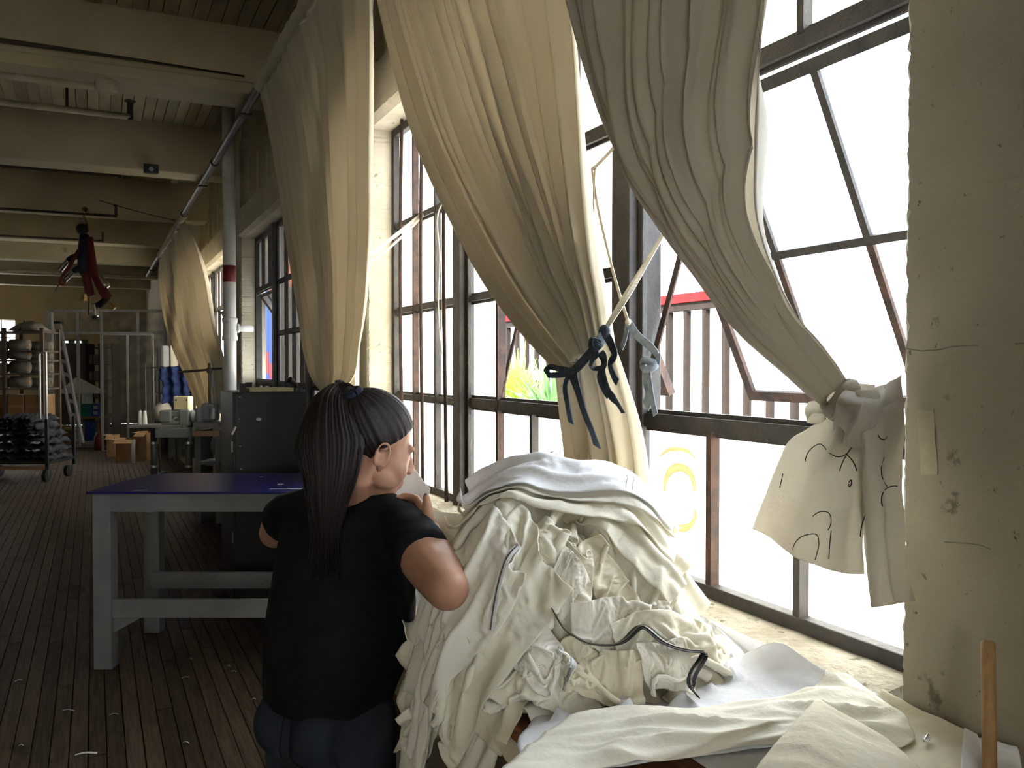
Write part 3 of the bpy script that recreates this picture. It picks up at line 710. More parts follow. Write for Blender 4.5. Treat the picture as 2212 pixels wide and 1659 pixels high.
# the heap's core: the buried bulk of the pile
def mound(x, y):
    xc = x*math.cos(YAW)-y*math.sin(YAW); d = x*math.sin(YAW)+y*math.cos(YAW)      # the heap lies askew to the table
    r = ((xc-.115)/.27)**2+((d-2.02)/.215)**2
    r2 = ((xc-.10)/.36)**2+((d-1.98)/.33)**2
    return .325*np.exp(-r**1.8) + .09*np.exp(-r2**1.6)
MX, MY = np.meshgrid(HX, HY, indexing='ij')
core = ZT_+mound(MX, MY)*np.where(MX < XF, 1, 0)
core += .02*np.array([[mnoise.noise(Vector((x*9, y*9, 1))) for y in HY] for x in HX])*np.clip(mound(MX, MY)/.1, 0, 1)
H = np.where((MX > XE) & (mound(MX, MY) > .02), np.maximum(H, core), H)
sel = core[36:102:2, 94:200:2]
G = np.stack([MX[36:102:2, 94:200:2], MY[36:102:2, 94:200:2], sel-.012-.05*(1-np.clip((sel-ZT_)/.06, 0, 1))], -1)
G = G[:, :]
o = MB().grid(G).build('heap_core', m_cl[2], smooth=True); o['kind'] = 'stuff'; tag(o, 'crumpled cream cloth at the heart of the heap on the work table', 'cloth')

def strip(path, w, width_true, n, m, seed, lift=.04, amp=None, nf=3, jitter=.01, fold=1.0, slack=1.025):
    """start state of a piece: a band along path (x, y[, extra lift]) pleated to width w out of cloth width_true wide"""
    rr = np.random.default_rng(seed)
    P = spline([(p[0], p[1], p[2] if len(p) > 2 else 0) for p in path], n)
    T = np.gradient(P[:, :2], axis=0); T /= np.linalg.norm(T, axis=1)[:, None]+1e-9
    S = np.stack([-T[:, 1], T[:, 0]], 1)
    w = np.interp(np.linspace(0, 1, n), np.linspace(0, 1, len(w)), w)
    v = np.linspace(-.5, .5, m); out = np.zeros((n, m, 3)); rest = np.zeros((n, m, 3))
    ph = rr.uniform(0, 6, 6)
    xy = P[:, None, :2]+S[:, None, :]*(w[:, None]*v[None])[..., None]
    z = hsample(np.concatenate([xy.reshape(-1, 2), np.zeros((n*m, 1))], 1))[0].reshape(n, m)
    # smooth support so the piece bridges hollows
    for _ in range(3): z[1:-1, 1:-1] = np.maximum(z, .25*(np.roll(z,1,0)+np.roll(z,-1,0)+np.roll(z,1,1)+np.roll(z,-1,1)))[1:-1, 1:-1]
    exc = np.sqrt(np.maximum((width_true/np.maximum(w, .02))**2-1, 0))
    a = (w/(2*PI*nf))*exc*1.2 if amp is None else np.full(n, amp)
    a = np.minimum(a, .036)*fold
    U = np.linspace(0, 1, n)[:, None]
    wv = np.sin(2*PI*nf*(v[None]+.5)+ph[0]+.9*np.sin(U*2.5+ph[1])); wave = np.sign(wv)*np.abs(wv)**.8+.28*np.sin(2*PI*nf*1.73*v[None]+ph[2]+U*2)+.04*np.sin(U*9+ph[3]+v[None]*7)
    out[..., :2] = xy; out[..., 2] = z+lift+P[:, 2][:, None]+a[:, None]*(wave+.7)+rr.normal(0, .001, (n, m))
    L = np.concatenate([[0], np.cumsum(np.linalg.norm(np.diff(np.concatenate([P[:, :2], z[:, m//2][:, None]], 1), axis=0), axis=1))])
    rest[..., 0] = L[:, None]*slack; rest[..., 1] = v[None]*width_true
    return out, rest
def hit(px, py):
    """where the ray of a photograph pixel meets the heap as it stands"""
    r = ray(px, py); t = 1.0
    while t < 3.2:
        p = CAM+r*t
        z = hsample(np.array([[p.x, p.y, 0]]))[0][0]
        if p.z <= z: break
        t += .01
    return (max(p.x, .60), p.y)
def lay(name, path, w, wt_, m, label, seed, n=44, mm=22, nf=3, lift=.012, steps=14, fold=1.0, slack=1.025, bridge=10, **k):
    path = [tuple(camp(p[1], p[2], 0))[:2] if p[0] == 'c' else hit(*p) if p[0] > 5 else p for p in path]
    global H
    keep = H; H = np.maximum(H, blur(H, bridge))           # a piece spans the small hollows of what lies below it
    P, R = strip(path, w, wt_, n, mm, seed, lift, nf=nf, fold=fold, slack=slack)
    Q = settle(P, R, steps=steps, seed=seed, **dict(dict(bend=.6, damp=.8, grav=.6), **k)); H = keep; stamp(Q)
    return piece(name, Q, m, label), Q
# ---- sheet under everything
def net(rows, h0=.012, mat_=0, label='', k=9, amp=.006, seed=1, name='cloth_sheet', cat='cloth', freq=7, ridge=.008, ang=.4, group=None, climb=.045):
    """a cloth lying in soft waves: rows of (px, py, height above the table)"""
    G = []
    for r in rows:
        o = []
        for p in r:
            q = atZ(p[0], p[1], ZT_+h0+p[2])
            if q.x > XF-.016: q = atX(p[0], p[1], XF-.016)
            o.append(tuple(q))
        G.append(o)
    Q = refine(np.array(G), k); n, m = Q.shape[:2]
    for i in range(n):
        for j in range(m):
            p = Vector(Q[i, j]); a = p.x*math.cos(ang)+p.y*math.sin(ang); b = -p.x*math.sin(ang)+p.y*math.cos(ang)
            nn = mnoise.noise(Vector((a*freq*2.6, b*freq*.55, seed))); n2 = mnoise.noise(Vector((a*freq*6, b*freq*2.0, seed+9))); n3 = mnoise.noise(Vector((p.x*19, p.y*19, seed+4)))
            e = min(1, 3*min(i/n, 1-i/n, j/m, 1-j/m)+.35)
            Q[i, j, 2] += e*(ridge*max(0, 1-3.2*abs(nn))**1.5+amp*.8*nn+amp*.5*(1-2*abs(n2))+amp*.3*n3)
    z = hsample(Q.reshape(-1, 3))[0].reshape(n, m)
    Q[..., 2] = np.where(z-Q[..., 2] < climb, np.maximum(Q[..., 2], z+.004), Q[..., 2])
    Q[..., 0] = np.minimum(Q[..., 0], XF-.012)
    stamp(Q, .002)
    o = MB().grid(Q).build(name, m_cl[mat_], smooth=True); md = o.modifiers.new('solid', 'SOLIDIFY'); md.thickness = .0022; md.offset = 1
    tag(o, label, cat, group); return o
net([[(1380,1345,0),(1500,1330,0),(1600,1370,.0),(1760,1440,0),(1960,1530,0)],
     [(1350,1400,0),(1480,1390,0),(1640,1440,0),(1800,1510,0),(2060,1600,0)],
     [(1400,1450,0),(1480,1460,0),(1600,1530,0),(1820,1610,0),(2080,1660,0)],
     [(1400,1540,0),(1430,1550,0),(1500,1640,0),(1700,1720,0),(2100,1740,0)]], .006, 3, 'flat white sheet spread on the table between heap and sill', amp=.002, ridge=.001, seed=3)
rr = random.Random(11)
SL_ = ['low left by the table edge','left of the black zipper','under the black zipper','in the hollow at the middle of the heap','at the right foot near the sill','below the white crown piece','at the front foot','between the two zippers','low right beside the flat white sheet']
for k in range(9):
    px = rr.uniform(1060, 1480); py = rr.uniform(1250, 1440); b = rr.uniform(0, 6.3)
    cx, cy = hit(px, py); L = rr.uniform(.16, .28)
    lay('cloth_scrap', [(cx-L*.5*math.cos(b), cy-L*.5*math.sin(b)), (cx, cy), (cx+L*.5*math.cos(b), cy+L*.5*math.sin(b))], [.12,.15,.12], .2, rr.choice([0,1,2]),
        'small crumpled cream scrap %s' % SL_[k], k+100, n=22, mm=16, nf=2)
ST = dict(slack=1.01, steps=11)
J = [ # path, widths, true width, material, folds, label, options
 ([(1120,1110),(1020,1250),(900,1470)], [.12,.18,.24], .33, 0, 3, 'cream panel falling behind the elbow of the person', ST),
 ([(1140,1110),(1000,1300),(880,1545)], [.12,.19,.22], .33, 0, 3, 'long cream panel reaching down past the waist of the person', ST),
 ([(1160,1110),(1040,1330),(965,1580)], [.12,.18,.21], .32, 1, 3, 'long ivory panel hanging over the table edge beside the person', ST),
 ([(1180,1120),(1095,1340),(1020,1565)], [.10,.16,.18], .28, 2, 3, 'beige panel hanging over the table edge nearest the bare wood', ST),
 ([(1280,1140),(1400,1250),(1500,1380)], [.09,.16,.20], .28, 1, 3, 'ivory panel running down to the right foot of the heap', ST),
 ([(1280,1120),(1410,1190),(1500,1310)], [.10,.17,.20], .28, 0, 3, 'cream panel draped down the window side of the heap', ST),
 ([(1255,1165),(1335,1300),(1425,1400)], [.07,.14,.18], .26, 0, 3, 'cream panel fanning right from the hollow of the heap', ST),
 ([(1240,1170),(1275,1300),(1315,1400)], [.06,.12,.16], .24, 2, 3, 'beige panel falling straight from the hollow to the black zipper', ST),
 ([(1100,1085),(1010,1200),(935,1380)], [.12,.18,.22], .30, 1, 3, 'ivory panel spread left under the crown of the heap', ST),
 ([(1190,1110),(1095,1270),(1010,1480)], [.11,.18,.22], .30, 0, 2, 'broad smooth cream panel carrying the narrow grey zipper', ST),
 ([(1225,1150),(1190,1260),(1150,1400)], [.06,.14,.17], .24, 0, 2, 'cream panel with a soft point left of the hollow', ST),
 ([(1265,1110),(1385,1150),(1470,1240)], [.09,.15,.18], .26, 0, 3, 'cream panel tucked under the right end of the crown', ST),
 ([(1200,1190),(1225,1240),(1235,1300)], [.05,.07,.06], .11, 1, 1, 'small folded facing in the hollow of the heap', {}),
 ([(1060,1500),(1140,1500),(1215,1470)], [.09,.11,.09], .13, 1, 1, 'ivory offcut lying on the bare wood at the front foot', {}),
 ([(1090,1440),(1200,1460),(1290,1450)], [.08,.10,.08], .13, 0, 1, 'cream offcut under the short white zipper', {}),
 ([(1250,1370),(1370,1350),(1440,1370)], [.07,.10,.08], .13, 1, 1, 'rolled ivory offcut just above the black zipper', {}),
 ([(1330,1400),(1450,1400),(1575,1425)], [.12,.13,.10], .16, 0, 1, 'sleeve-like cream piece pointing right to the flat white sheet', dict(steps=9)),
 ([(1200,1400),(1290,1430),(1380,1450)], [.08,.12,.08], .14, 2, 1, 'beige offcut below the long curve of the black zipper', {}),
 ([(1380,1435),(1430,1440),(1490,1432)], [.07,.11,.05], .12, 1, 1, 'leaf-shaped ivory piece over the middle of the black zipper', dict(steps=9)),
 ([(1130,1390),(1180,1440),(1150,1480)], [.07,.09,.06], .12, 1, 1, 'curled ivory offcut left of the short white zipper', {}),
 ([(1185,1115),(1085,1280),(990,1470),(930,1585)], [.11,.17,.19,.20], .26, 0, 2, 'smooth cream panel reaching from the crown to below the table edge', dict(slack=1.0, steps=9)),
 ([(1125,1095),(1010,1270),(930,1440),(890,1560)], [.12,.17,.17,.15], .24, 1, 2, 'ivory panel trailing to the lowest left point of the heap', dict(slack=1.0, steps=9)),
 ([('c',-.10,2.0),('c',.06,1.91),('c',.20,1.89),('c',.34,1.89)], [.16,.19,.17,.15], .24, 0, 2, 'lowest cream layer across the crown of the heap', 'crown'),
 ([('c',-.09,2.03),('c',.08,1.94),('c',.22,1.92),('c',.342,1.925)], [.16,.19,.18,.17], .25, 1, 2, 'ivory layer just under the white piece on the crown', 'crown'),
 ([('c',-.10,2.02),('c',.06,1.955),('c',.21,1.935),('c',.340,1.94)], [.15,.20,.20,.20], .225, 3, 1, 'bluish white piece with a waistband topping the heap', 'crown'),
]
for k, (p, w, wt_, m, nf, lab, op) in enumerate(J):
    last = lay('cloth_piece', p, w, wt_, m, lab, k+200, n=54, mm=28, nf=nf, **(dict(steps=9, grav=.35, fr=.9, fold=.5) if op == 'crown' else op))
# seams and waistband on the white crown piece
wp, WQ = last; WQ = refine(WQ, 2)
m_seam = mat('seam_thread', (.42,.36,.36), rough=.9)
n_, m_ = WQ.shape[:2]
for f in (.80, .83): MB().tube([Vector(WQ[int(f*n_), j])+Vector((0,0,.0034)) for j in range(2, m_-2)], .0008, 4).build('seam', m_seam, wp)
MB().grid([[WQ[i, j]+np.array([0,0,.0036]) for j in range(m_-7, m_-1)] for i in range(int(n_*.35), n_-2)]).build('waistband', m_cl[3], wp, smooth=True, solid=.001)
# ================================================================ the person at the heap
m_skin = mat('skin', (.43,.235,.155), (.39,.20,.13), .5, scale=12, bump=.05, bscale=220, spec=.35)
m_tee = mat('black_jersey', (.010,.010,.012), (.007,.007,.009), .9, scale=30, bump=.25, bscale=14, spec=.12)
m_jean = mat('dark_jeans', (.016,.021,.031), (.026,.033,.047), .85, scale=7, bump=.3, bscale=24, spec=.15)
m_hair = mat('dark_hair', (.010,.007,.006), (.016,.011,.009), .5, scale=60, stretch=(9,9,1), bump=.35, bscale=70, spec=.25)
m_tie = mat('navy_elastic', (.01,.012,.035), rough=.8, bump=.3, bscale=200)
m_eye = mat('eye_white', (.7,.66,.6), rough=.2); m_iris = mat('iris', (.02,.012,.008), rough=.1)
m_nail = mat('nail_polish', (.11,.10,.10), rough=.25, spec=.5)
m_shoe = mat('black_shoe', (.02,.02,.022), rough=.6); m_sole = mat('shoe_sole', (.3,.28,.25), rough=.8)
def fuse(mb, voxel, it, name, m, parent, disp=None):
    """melt overlapping solids into one continuous surface"""
    me = mb.mesh('tmp'); ob = bpy.data.objects.new('tmp', me); COL.objects.link(ob)
    a = ob.modifiers.new('r', 'REMESH'); a.mode = 'VOXEL'; a.voxel_size = voxel; a.use_smooth_shade = True
    b = ob.modifiers.new('s', 'SMOOTH'); b.factor = .5; b.iterations = it
    dg = bpy.context.evaluated_depsgraph_get(); dg.update()
    nm = bpy.data.meshes.new_from_object(ob.evaluated_get(dg)); nm.name = name
    bpy.data.objects.remove(ob); bpy.data.meshes.remove(me)
    n = len(nm.vertices); co = np.empty(n*3); nm.vertices.foreach_get('co', co); co = co.reshape(-1, 3)
    if disp is not None:
        no = np.empty(n*3); nm.vertices.foreach_get('normal', no); no = no.reshape(-1, 3)
        co = co + no*np.array([disp(Vector(p)) for p in co])[:, None]
    if parent is not None:
        inv = np.array(WM(parent).inverted()); co = co @ inv[:3, :3].T + inv[:3, 3]
    nm.vertices.foreach_set('co', co.ravel()); nm.update()
    nm.materials.clear(); nm.materials.append(m); nm.polygons.foreach_set('use_smooth', [True]*len(nm.polygons))
    o = bpy.data.objects.new(name, nm); COL.objects.link(o)
    if parent is not None: o.parent = parent
    return o
BAZ = YAW+math.radians(35); BF = Vector((math.sin(BAZ), math.cos(BAZ), 0)); BR = Vector((math.cos(BAZ), -math.sin(BAZ), 0))
def ring(c, a, b, n=28, tilt=Vector((0,0,0)), p=2.3):
    out = []
    for j in range(n):
        t = 2*PI*j/n; ct, st = math.cos(t), math.sin(t)
        x = a*math.copysign(abs(ct)**(2/p), ct); y = b*math.copysign(abs(st)**(2/p), st)
        out.append(c + BR*x + BF*y + Vector((0,0,1))*(tilt.x*x+tilt.y*y))
    return out
hips = at(712, 1500, 2.04)
pr = thing('person', 'person in a black t-shirt and jeans with a long dark ponytail, sorting the heap', 'person', (hips.x, hips.y, 0))
ts = [(706,1512,.150,.118),(712,1470,.156,.126),(722,1430,.164,.140),(730,1380,.166,.150),(738,1310,.165,.150),(742,1235,.165,.128),(744,1160,.163,.112),(747,1110,.150,.090),(757,1080,.105,.070),(766,1060,.062,.058)]
def torso(k, upto=99):
    return [ring(at(x, y, 2.04+(.01 if y < 1200 else 0)), a*k, b*k) for x, y, a, b in ts[:upto]]
SR, ER, WR_, HR = at(868,1138,1.94), at(966,1272,1.71), at(934,1165,1.90), at(916,1112,1.955)
SL, EL, WL, HL = at(622,1112,2.17), at(594,1150,2.27), at(765,1120,2.36), at(810,1105,2.33)
# head frame
HAZ = YAW+math.radians(56); hp = math.radians(20)
hf = Vector((math.sin(HAZ)*math.cos(hp), math.cos(HAZ)*math.cos(hp), -math.sin(hp))); hr = Vector((math.cos(HAZ), -math.sin(HAZ), 0)); hu = hr.cross(hf)
HO = at(803, 958, 1.98)
def hd(x, y, z): return HO + hr*x + hf*y + hu*z
HM = Matrix((hr, hf, hu)).transposed()
skin = MB()
for r in [torso(.93)]: skin.rings(r)
skin.ell(hd(0,-.012,.032), (.074,.094,.084), HM, 24, 16).ell(hd(0,.043,-.028), (.058,.056,.082), HM, 20, 14)
skin.ell(hd(0,.046,-.082), (.044,.046,.034), HM).ell(hd(0,.080,-.098), (.018,.018,.016), HM)
for s in (-1, 1):
    skin.ell(hd(s*.034,.058,-.042), (.026,.030,.032), HM).ell(hd(s*.027,.078,.014), (.023,.012,.011), HM).ell(hd(s*.044,.035,-.066), (.016,.036,.026), HM)
    skin.ell(hd(s*.0715,-.002,-.028), (.006,.013,.022), HM).ell(hd(s*.067,.004,-.050), (.008,.009,.011), HM)
    ear = [hd(s*(.078+.003*math.sin(a)), -.004+.0165*math.cos(a), -.024+.029*math.sin(a)-.002*math.cos(a)) for a in np.linspace(-.9, 4.3, 18)]
    skin.tube(ear, .0042, 8)
skin.tube([hd(0,.094,.008), hd(0,.106,-.014), hd(0,.115,-.034)], [.008,.010,.013], 10).ell(hd(.010,.106,-.036), (.008,.009,.007), HM).ell(hd(-.010,.106,-.036), (.008,.009,.007), HM)
skin.ell(hd(0,.094,-.062), (.022,.010,.007), HM).ell(hd(0,.092,-.074), (.019,.010,.008), HM)
nb = at(764, 1085, 2.05)
skin.tube([hd(0,-.025,-.03), hd(0,-.02,-.075), (hd(0,-.02,-.09)+nb)/2, nb, nb-Vector((0,0,.06))], [.058,.056,.056,.062,.08], 16)
def limb(b, pts, rad, n=14, m=16):
    P = spline(pts, m); R = np.interp(np.linspace(0, 1, m), np.linspace(0, 1, len(rad)), rad)
    b.tube(P, R, n); b.ell(P[0], [R[0]]*3); b.ell(P[-1], [R[-1]]*3)
limb(skin, [SR, (SR+ER)/2+Vector((0,0,-.006)), ER], [.050,.052,.049,.043])
limb(skin, [ER, (ER+WR_)/2, WR_], [.043,.043,.037,.027])
limb(skin, [SL, (SL+EL)/2, EL], [.050,.050,.046,.041]); limb(skin, [EL, (EL+WL)/2, WL], [.041,.042,.036,.027])
def hand(b, W, H, thumbdir, palmdir, size=1.0, tip=None):
    """palm from wrist W towards H; fingers curl towards palmdir; thumb leaves the side near the wrist"""
    d = (H-W).normalized(); t = (thumbdir-d*thumbdir.dot(d)).normalized(); n = d.cross(t); n = n if n.dot(palmdir) > 0 else -n
    M = Matrix((t, d, n)).transposed()
    b.ell(W+d*.045*size, (.038*size,.05*size,.015*size), M); b.tube([W, W+d*.03], [.025,.027], 10)
    tips = []
    for i, (o, L) in enumerate(((.030,.070),(.010,.078),(-.011,.072),(-.031,.056))):
        p0 = W+d*.075*size+t*o*size; a1 = p0+d*L*.42+n*L*.10+t*o*.10; a2 = a1+d*L*.22+n*L*.30; a3 = a2+n*L*.30-d*L*.02
        b.tube([p0-d*.035, p0, a1, a2, a3], [.010,.0095,.009,.0082,.0068], 10); b.ell(a3, [.0068]*3); b.ell(a1, [.0092]*3); tips.append(a3)
    q0 = W+d*.018+t*.026; q1 = q0+t*.020+d*.026+n*.006; q2 = q1+d*.034+t*.004+n*.008; q3 = q2+d*.026-t*.003+n*.004
    if tip is not None: q3 = tip; q1 = q0.lerp(tip, .38)+t*.006; q2 = q0.lerp(tip, .70)+t*.004
    b.tube([q0, q1, q2, q3], [.015,.0135,.0115,.0085], 10); b.ell(q3, [.0085]*3); b.ell(q1, [.0135]*3)
    return q3, (q3-q2).normalized()
tr_, td_ = hand(skin, WR_, WR_+(at(906,1092,1.985)-WR_), (RGT*.25-FWD*.95), (-RGT*.9+FWD*.3), tip=at(921,1072,1.915))
hand(skin, WL, HL, Vector((0,0,1)), FWD*-.4+RGT*.4)
# legs inside the jeans, feet inside the shoes
def leg(s, k):
    h = hips+BR*(s*.078)+Vector((0,0,-.10)); kn = h+Vector((0,0,-.34))+BF*.02+BR*s*.012; an = Vector((h.x, h.y, .09))+BR*s*.02-BF*.02
    return [h+Vector((0,0,.06)), h+Vector((0,0,-.06)), (h+kn)/2, kn, (kn+an)/2, an], [.098*k,.096*k,.084*k,.06*k,.055*k,.042*k]
for s in (-1, 1):
    P, R = leg(s, .93); limb(skin, P, R, 14, 24); skin.tube([P[-1], P[-1]+BF*.12+Vector((0,0,-.055))], [.038,.03], 10)
body = fuse(skin, .0042, 8, 'body', m_skin, pr)
# face details
for s in (-1, 1):
    e = hd(s*.029,.0735,-.002); MB().ell(e, (.0115,.0115,.0105), HM, 14, 10).build('eye', m_eye, pr, smooth=True)
    MB().ell(e+hf*.008-hu*.003, (.005,.0045,.005), HM, 10, 8).build('iris', m_iris, pr, smooth=True)
    MB().tube([hd(s*(.014+.030*k), 0.0885-.016*k*k-.004*k, .018+.006*math.sin(PI*k)) for k in np.linspace(0, 1, 7)], [.0006,.0014,.0016,.0016,.0014,.001,.0005], 6, flat=1).build('eyebrow', m_hair, pr, smooth=True)
MB().ell(tr_+td_*.001-FWD*.0055, (.0055,.0075,.002), Matrix((RGT, td_, -FWD)).transposed(), 10, 8).build('thumbnail', m_nail, pr, smooth=True)
# t-shirt
tee = MB(); tee.rings(torso(1.03, 9))
for S, E, f in ((SR, ER, .50), (SL, EL, .30)):
    tee.ell(S, [.056]*3); tee.tube([S, S.lerp(E, f*.5), S.lerp(E, f)], [.056,.059,.060], 16)
    c = at(752, 1120, 2.05); tee.tube([c, S], [.085,.054], 16); tee.tube([at(764,1085,2.05), S+Vector((0,0,.004))], [.06,.050], 16)
tee.tube([at(764,1100,2.05), at(766,1072,2.045)], [.085,.064], 18)
def wr(p):
    q = Vector((p.x*9, p.y*9, p.z*5)); u = Vector((p.x*22, p.y*22, p.z*16+3))
    return .0055*mnoise.noise(q)+.003*abs(mnoise.noise(u)) + .002
fuse(tee, .007, 8, 't_shirt', m_tee, pr, wr)
# jeans
jn = MB(); jn.rings([ring(at(708,1470,2.04), .142, .112), ring(at(709,1520,2.04), .150, .122), ring(at(710,1580,2.04), .156, .132), ring(hips+Vector((0,0,-.11)), .150, .125), ring(hips+Vector((0,0,-.16)), .12, .09)])
for s in (-1, 1):
    P, R = leg(s, 1.0); limb(jn, P, R, 16, 26); jn.ell(hips+BR*s*.07-BF*.075+Vector((0,0,-.055)), (.068,.062,.075)); 
    jn.tube([P[-2].lerp(P[-1], .6), P[-1]+Vector((0,0,-.02))], [.052,.056], 14)
jeans = fuse(jn, .008, 5, 'jeans', m_jean, pr, lambda p: .003*mnoise.noise(Vector((p.x*14, p.y*14, p.z*9))))
from mathutils.bvhtree import BVHTree
bv = BVHTree.FromPolygons([WM(jeans) @ v.co for v in jeans.data.vertices], [tuple(p.vertices) for p in jeans.data.polygons])
for s in (-1, 1):   # back pockets laid on the seat
    c = hips+BR*s*.070-BF*.35+Vector((0,0,-.050)); g = []
    for t in np.linspace(0, 1, 9):
        row = []
        for u in np.linspace(-1, 1, 9):
            p = c+BR*(u*(.058-.006*t))+Vector((0,0,.055-.11*t-.028*t*(1-abs(u))))
            h = bv.ray_cast(p, BF)[0]
            row.append((h if h is not None else p+BF*.2)-BF*.0022)
        g.append(row)
    MB().grid(g).build('pocket', m_jean, jeans, smooth=True, solid=.003)
for s in (-1, 1):
    P, R = leg(s, 1); a = P[-1]
    sh = MB(); sh.ell(a+Vector((0,0,-.045))+BF*.0, (.045,.05,.045)); sh.tube([a+Vector((0,0,-.05))-BF*.05, a+Vector((0,0,-.05))+BF*.05, a+Vector((0,0,-.058))+BF*.15], [.036,.042,.03], 12)
    sho = sh.build('shoe', m_shoe, pr, smooth=True)
    MB().rings([[a+Vector((0,0,h-a.z))+BF*(.05+.12*math.cos(t))+BR*(.045*math.sin(t)) for t in np.linspace(0, 2*PI, 17)[:-1]] for h in (.001,.022)]).build('sole', m_sole, sho)
# hair: strands radiate from the tie
tieL = Vector((0,-.086,.086)); axis = tieL.normalized(); ax1 = Vector((1,0,0)); ax2 = axis.cross(ax1)
rs = []
nA = 160; rh = np.random.default_rng(5); st = rh.normal(0, .0013, nA); st = (st+np.roll(st, 1)*.5)
for i in range(1, 36):
    t = PI*.80*i/35; rgt = []
    for j in range(nA):
        a = 2*PI*j/nA
        dr = axis*math.cos(t)+(ax1*math.cos(a)+ax2*math.sin(a))*math.sin(t)
        e = Vector((dr.x*.0785, dr.y*.0995, dr.z*.0915)); e += Vector((0,-.012,.031))
        lim = .98*e.y-.004 if e.y > 0 else -.002+2.3*e.y
        k = float(smoothstep(-.022, .004, e.z-lim)); k = .86+.14*k
        c = Vector((0,-.012,.031)); e = c+(e-c)*(k+st[j]*9*math.sin(min(t*1.2, PI*.5))*max(0,(k-.9)*10))
        rgt.append(hd(*e))
    rs.append(rgt)
MB().rings(rs).build('hair', m_hair, pr, smooth=True)
tie = hd(*(tieL*1.0)); 
MB().tube([tie+hu*.004+(hr*math.cos(a)*.022+(hf+hu).normalized()*math.sin(a)*.020) for a in np.linspace(0, 2*PI, 20)], .009, 8, caps=False).build('hair_tie', m_tie, pr, smooth=True)
tp = [tie, at(735,850,1.985), at(716,872,1.945), at(712,930,1.90), at(713,1005,1.875), at(708,1080,1.87), at(704,1145,1.88), at(702,1200,1.895)]
tw = [.020,.032,.046,.060,.073,.070,.052,.014]; tt = [.020,.028,.034,.036,.032,.026,.018,.006]
n = 60; P = spline(tp, n); kk = np.linspace(0, 1, n); W = spline([(w,) for w in tw], n)[:, 0]; T = spline([(w,) for w in tt], n)[:, 0]
rs = []; na = 200; g1 = rh.normal(0, 1, na); g1 = g1+np.roll(g1, 1)*.6
for i in range(n):
    d = Vector(P[min(i+1, n-1)]-P[max(i-1, 0)]).normalized(); s = (RGT-d*RGT.dot(d)).normalized() if abs(d.dot(RGT)) < .85 else (Vector((0,0,1))-d*d.z).normalized()
    nn = d.cross(s)
    rs.append([Vector(P[i])+s*(W[i]*math.cos(a)*(1+.018*g1[j]))+nn*(T[i]*math.sin(a)*(1+.028*g1[j])) for j, a in enumerate(np.linspace(0, 2*PI, na+1)[:-1])])
MB().rings(rs).build('ponytail', m_hair, pr, smooth=True)
ls = MB()
for k in range(46):
    o = rh.uniform(-1, 1); q = [Vector(P[int(i)])+RGT*(o*W[int(i)]*rh.uniform(.85, 1.12))-FWD*(T[int(i)]*rh.uniform(.3,1.0)*math.sqrt(max(0, 1-o*o*.8))) for i in (14, 26, 38, 48, 58)]
    q[-1] = q[-1]+RGT*o*.02+Vector((0,0,-rh.uniform(-.02,.06)))
    ls.tube(spline(q, 12), np.linspace(.0016, .0005, 12), 4)
ls.build('loose_hair', m_hair, pr, smooth=True)['kind'] = 'stuff'

# the white piece held up in both hands
rows_ = [[(866,998,2.13),(888,1008,2.10),(908,1030,2.06),(930,1054,2.01)],
       [(838,1060,2.17),(872,1062,2.09),(905,1075,2.03),(927,1092,1.99)],
       [(836,1110,2.17),(880,1118,2.09),(915,1118,2.02),(940,1130,1.985)],
       [(870,1170,2.10),(905,1165,2.05),(940,1160,1.995),(962,1166,1.96)],
       [(890,1240,2.05),(925,1225,2.00),(958,1200,1.955),(1003,1190,1.925)],
       [(900,1330,1.99),(930,1320,1.96),(965,1290,1.93),(985,1260,1.91)],
       [(880,1420,1.96),(905,1410,1.93),(940,1380,1.91),(975,1330,1.90)]]
G = np.array([[tuple(at(*p)) for p in r] for r in rows_])
Q = refine(G, 12)
for i in range(Q.shape[0]):
    for j in range(Q.shape[1]):
        p = Vector(Q[i, j]); v = j/Q.shape[1]; u = i/Q.shape[0]
        f = .008*math.sin(v*9+u*5)+.006*mnoise.noise(p*14)+.004*mnoise.noise(p*32)
        Q[i, j] += np.array(tuple(-FWD*f))
o = MB().grid(Q).build('cloth_piece', mat('calico_white_thin', (.82,.83,.86), (.79,.80,.83), .85, scale=5, bump=.2, bscale=55, trans=.4, tcol=(.82,.81,.78)), smooth=True); md = o.modifiers.new('solid', 'SOLIDIFY'); md.thickness = .0022
tag(o, 'white cloth piece held up in the hands of the person in black', 'cloth')
rows_ = [[(925,1100,2.00),(965,1108,2.02),(1008,1112,2.04)],[(945,1140,1.985),(975,1145,2.0),(1005,1142,2.02)],[(950,1190,1.97),(985,1180,1.97),(1000,1168,1.98)]]
Q = refine(np.array([[tuple(at(*p)) for p in r] for r in rows_]), 10)
o = MB().grid(Q).build('cloth_piece', m_cl[1], smooth=True); md = o.modifiers.new('solid', 'SOLIDIFY'); md.thickness = .0022
tag(o, 'small cream flap sticking out behind the hand of the person', 'cloth')
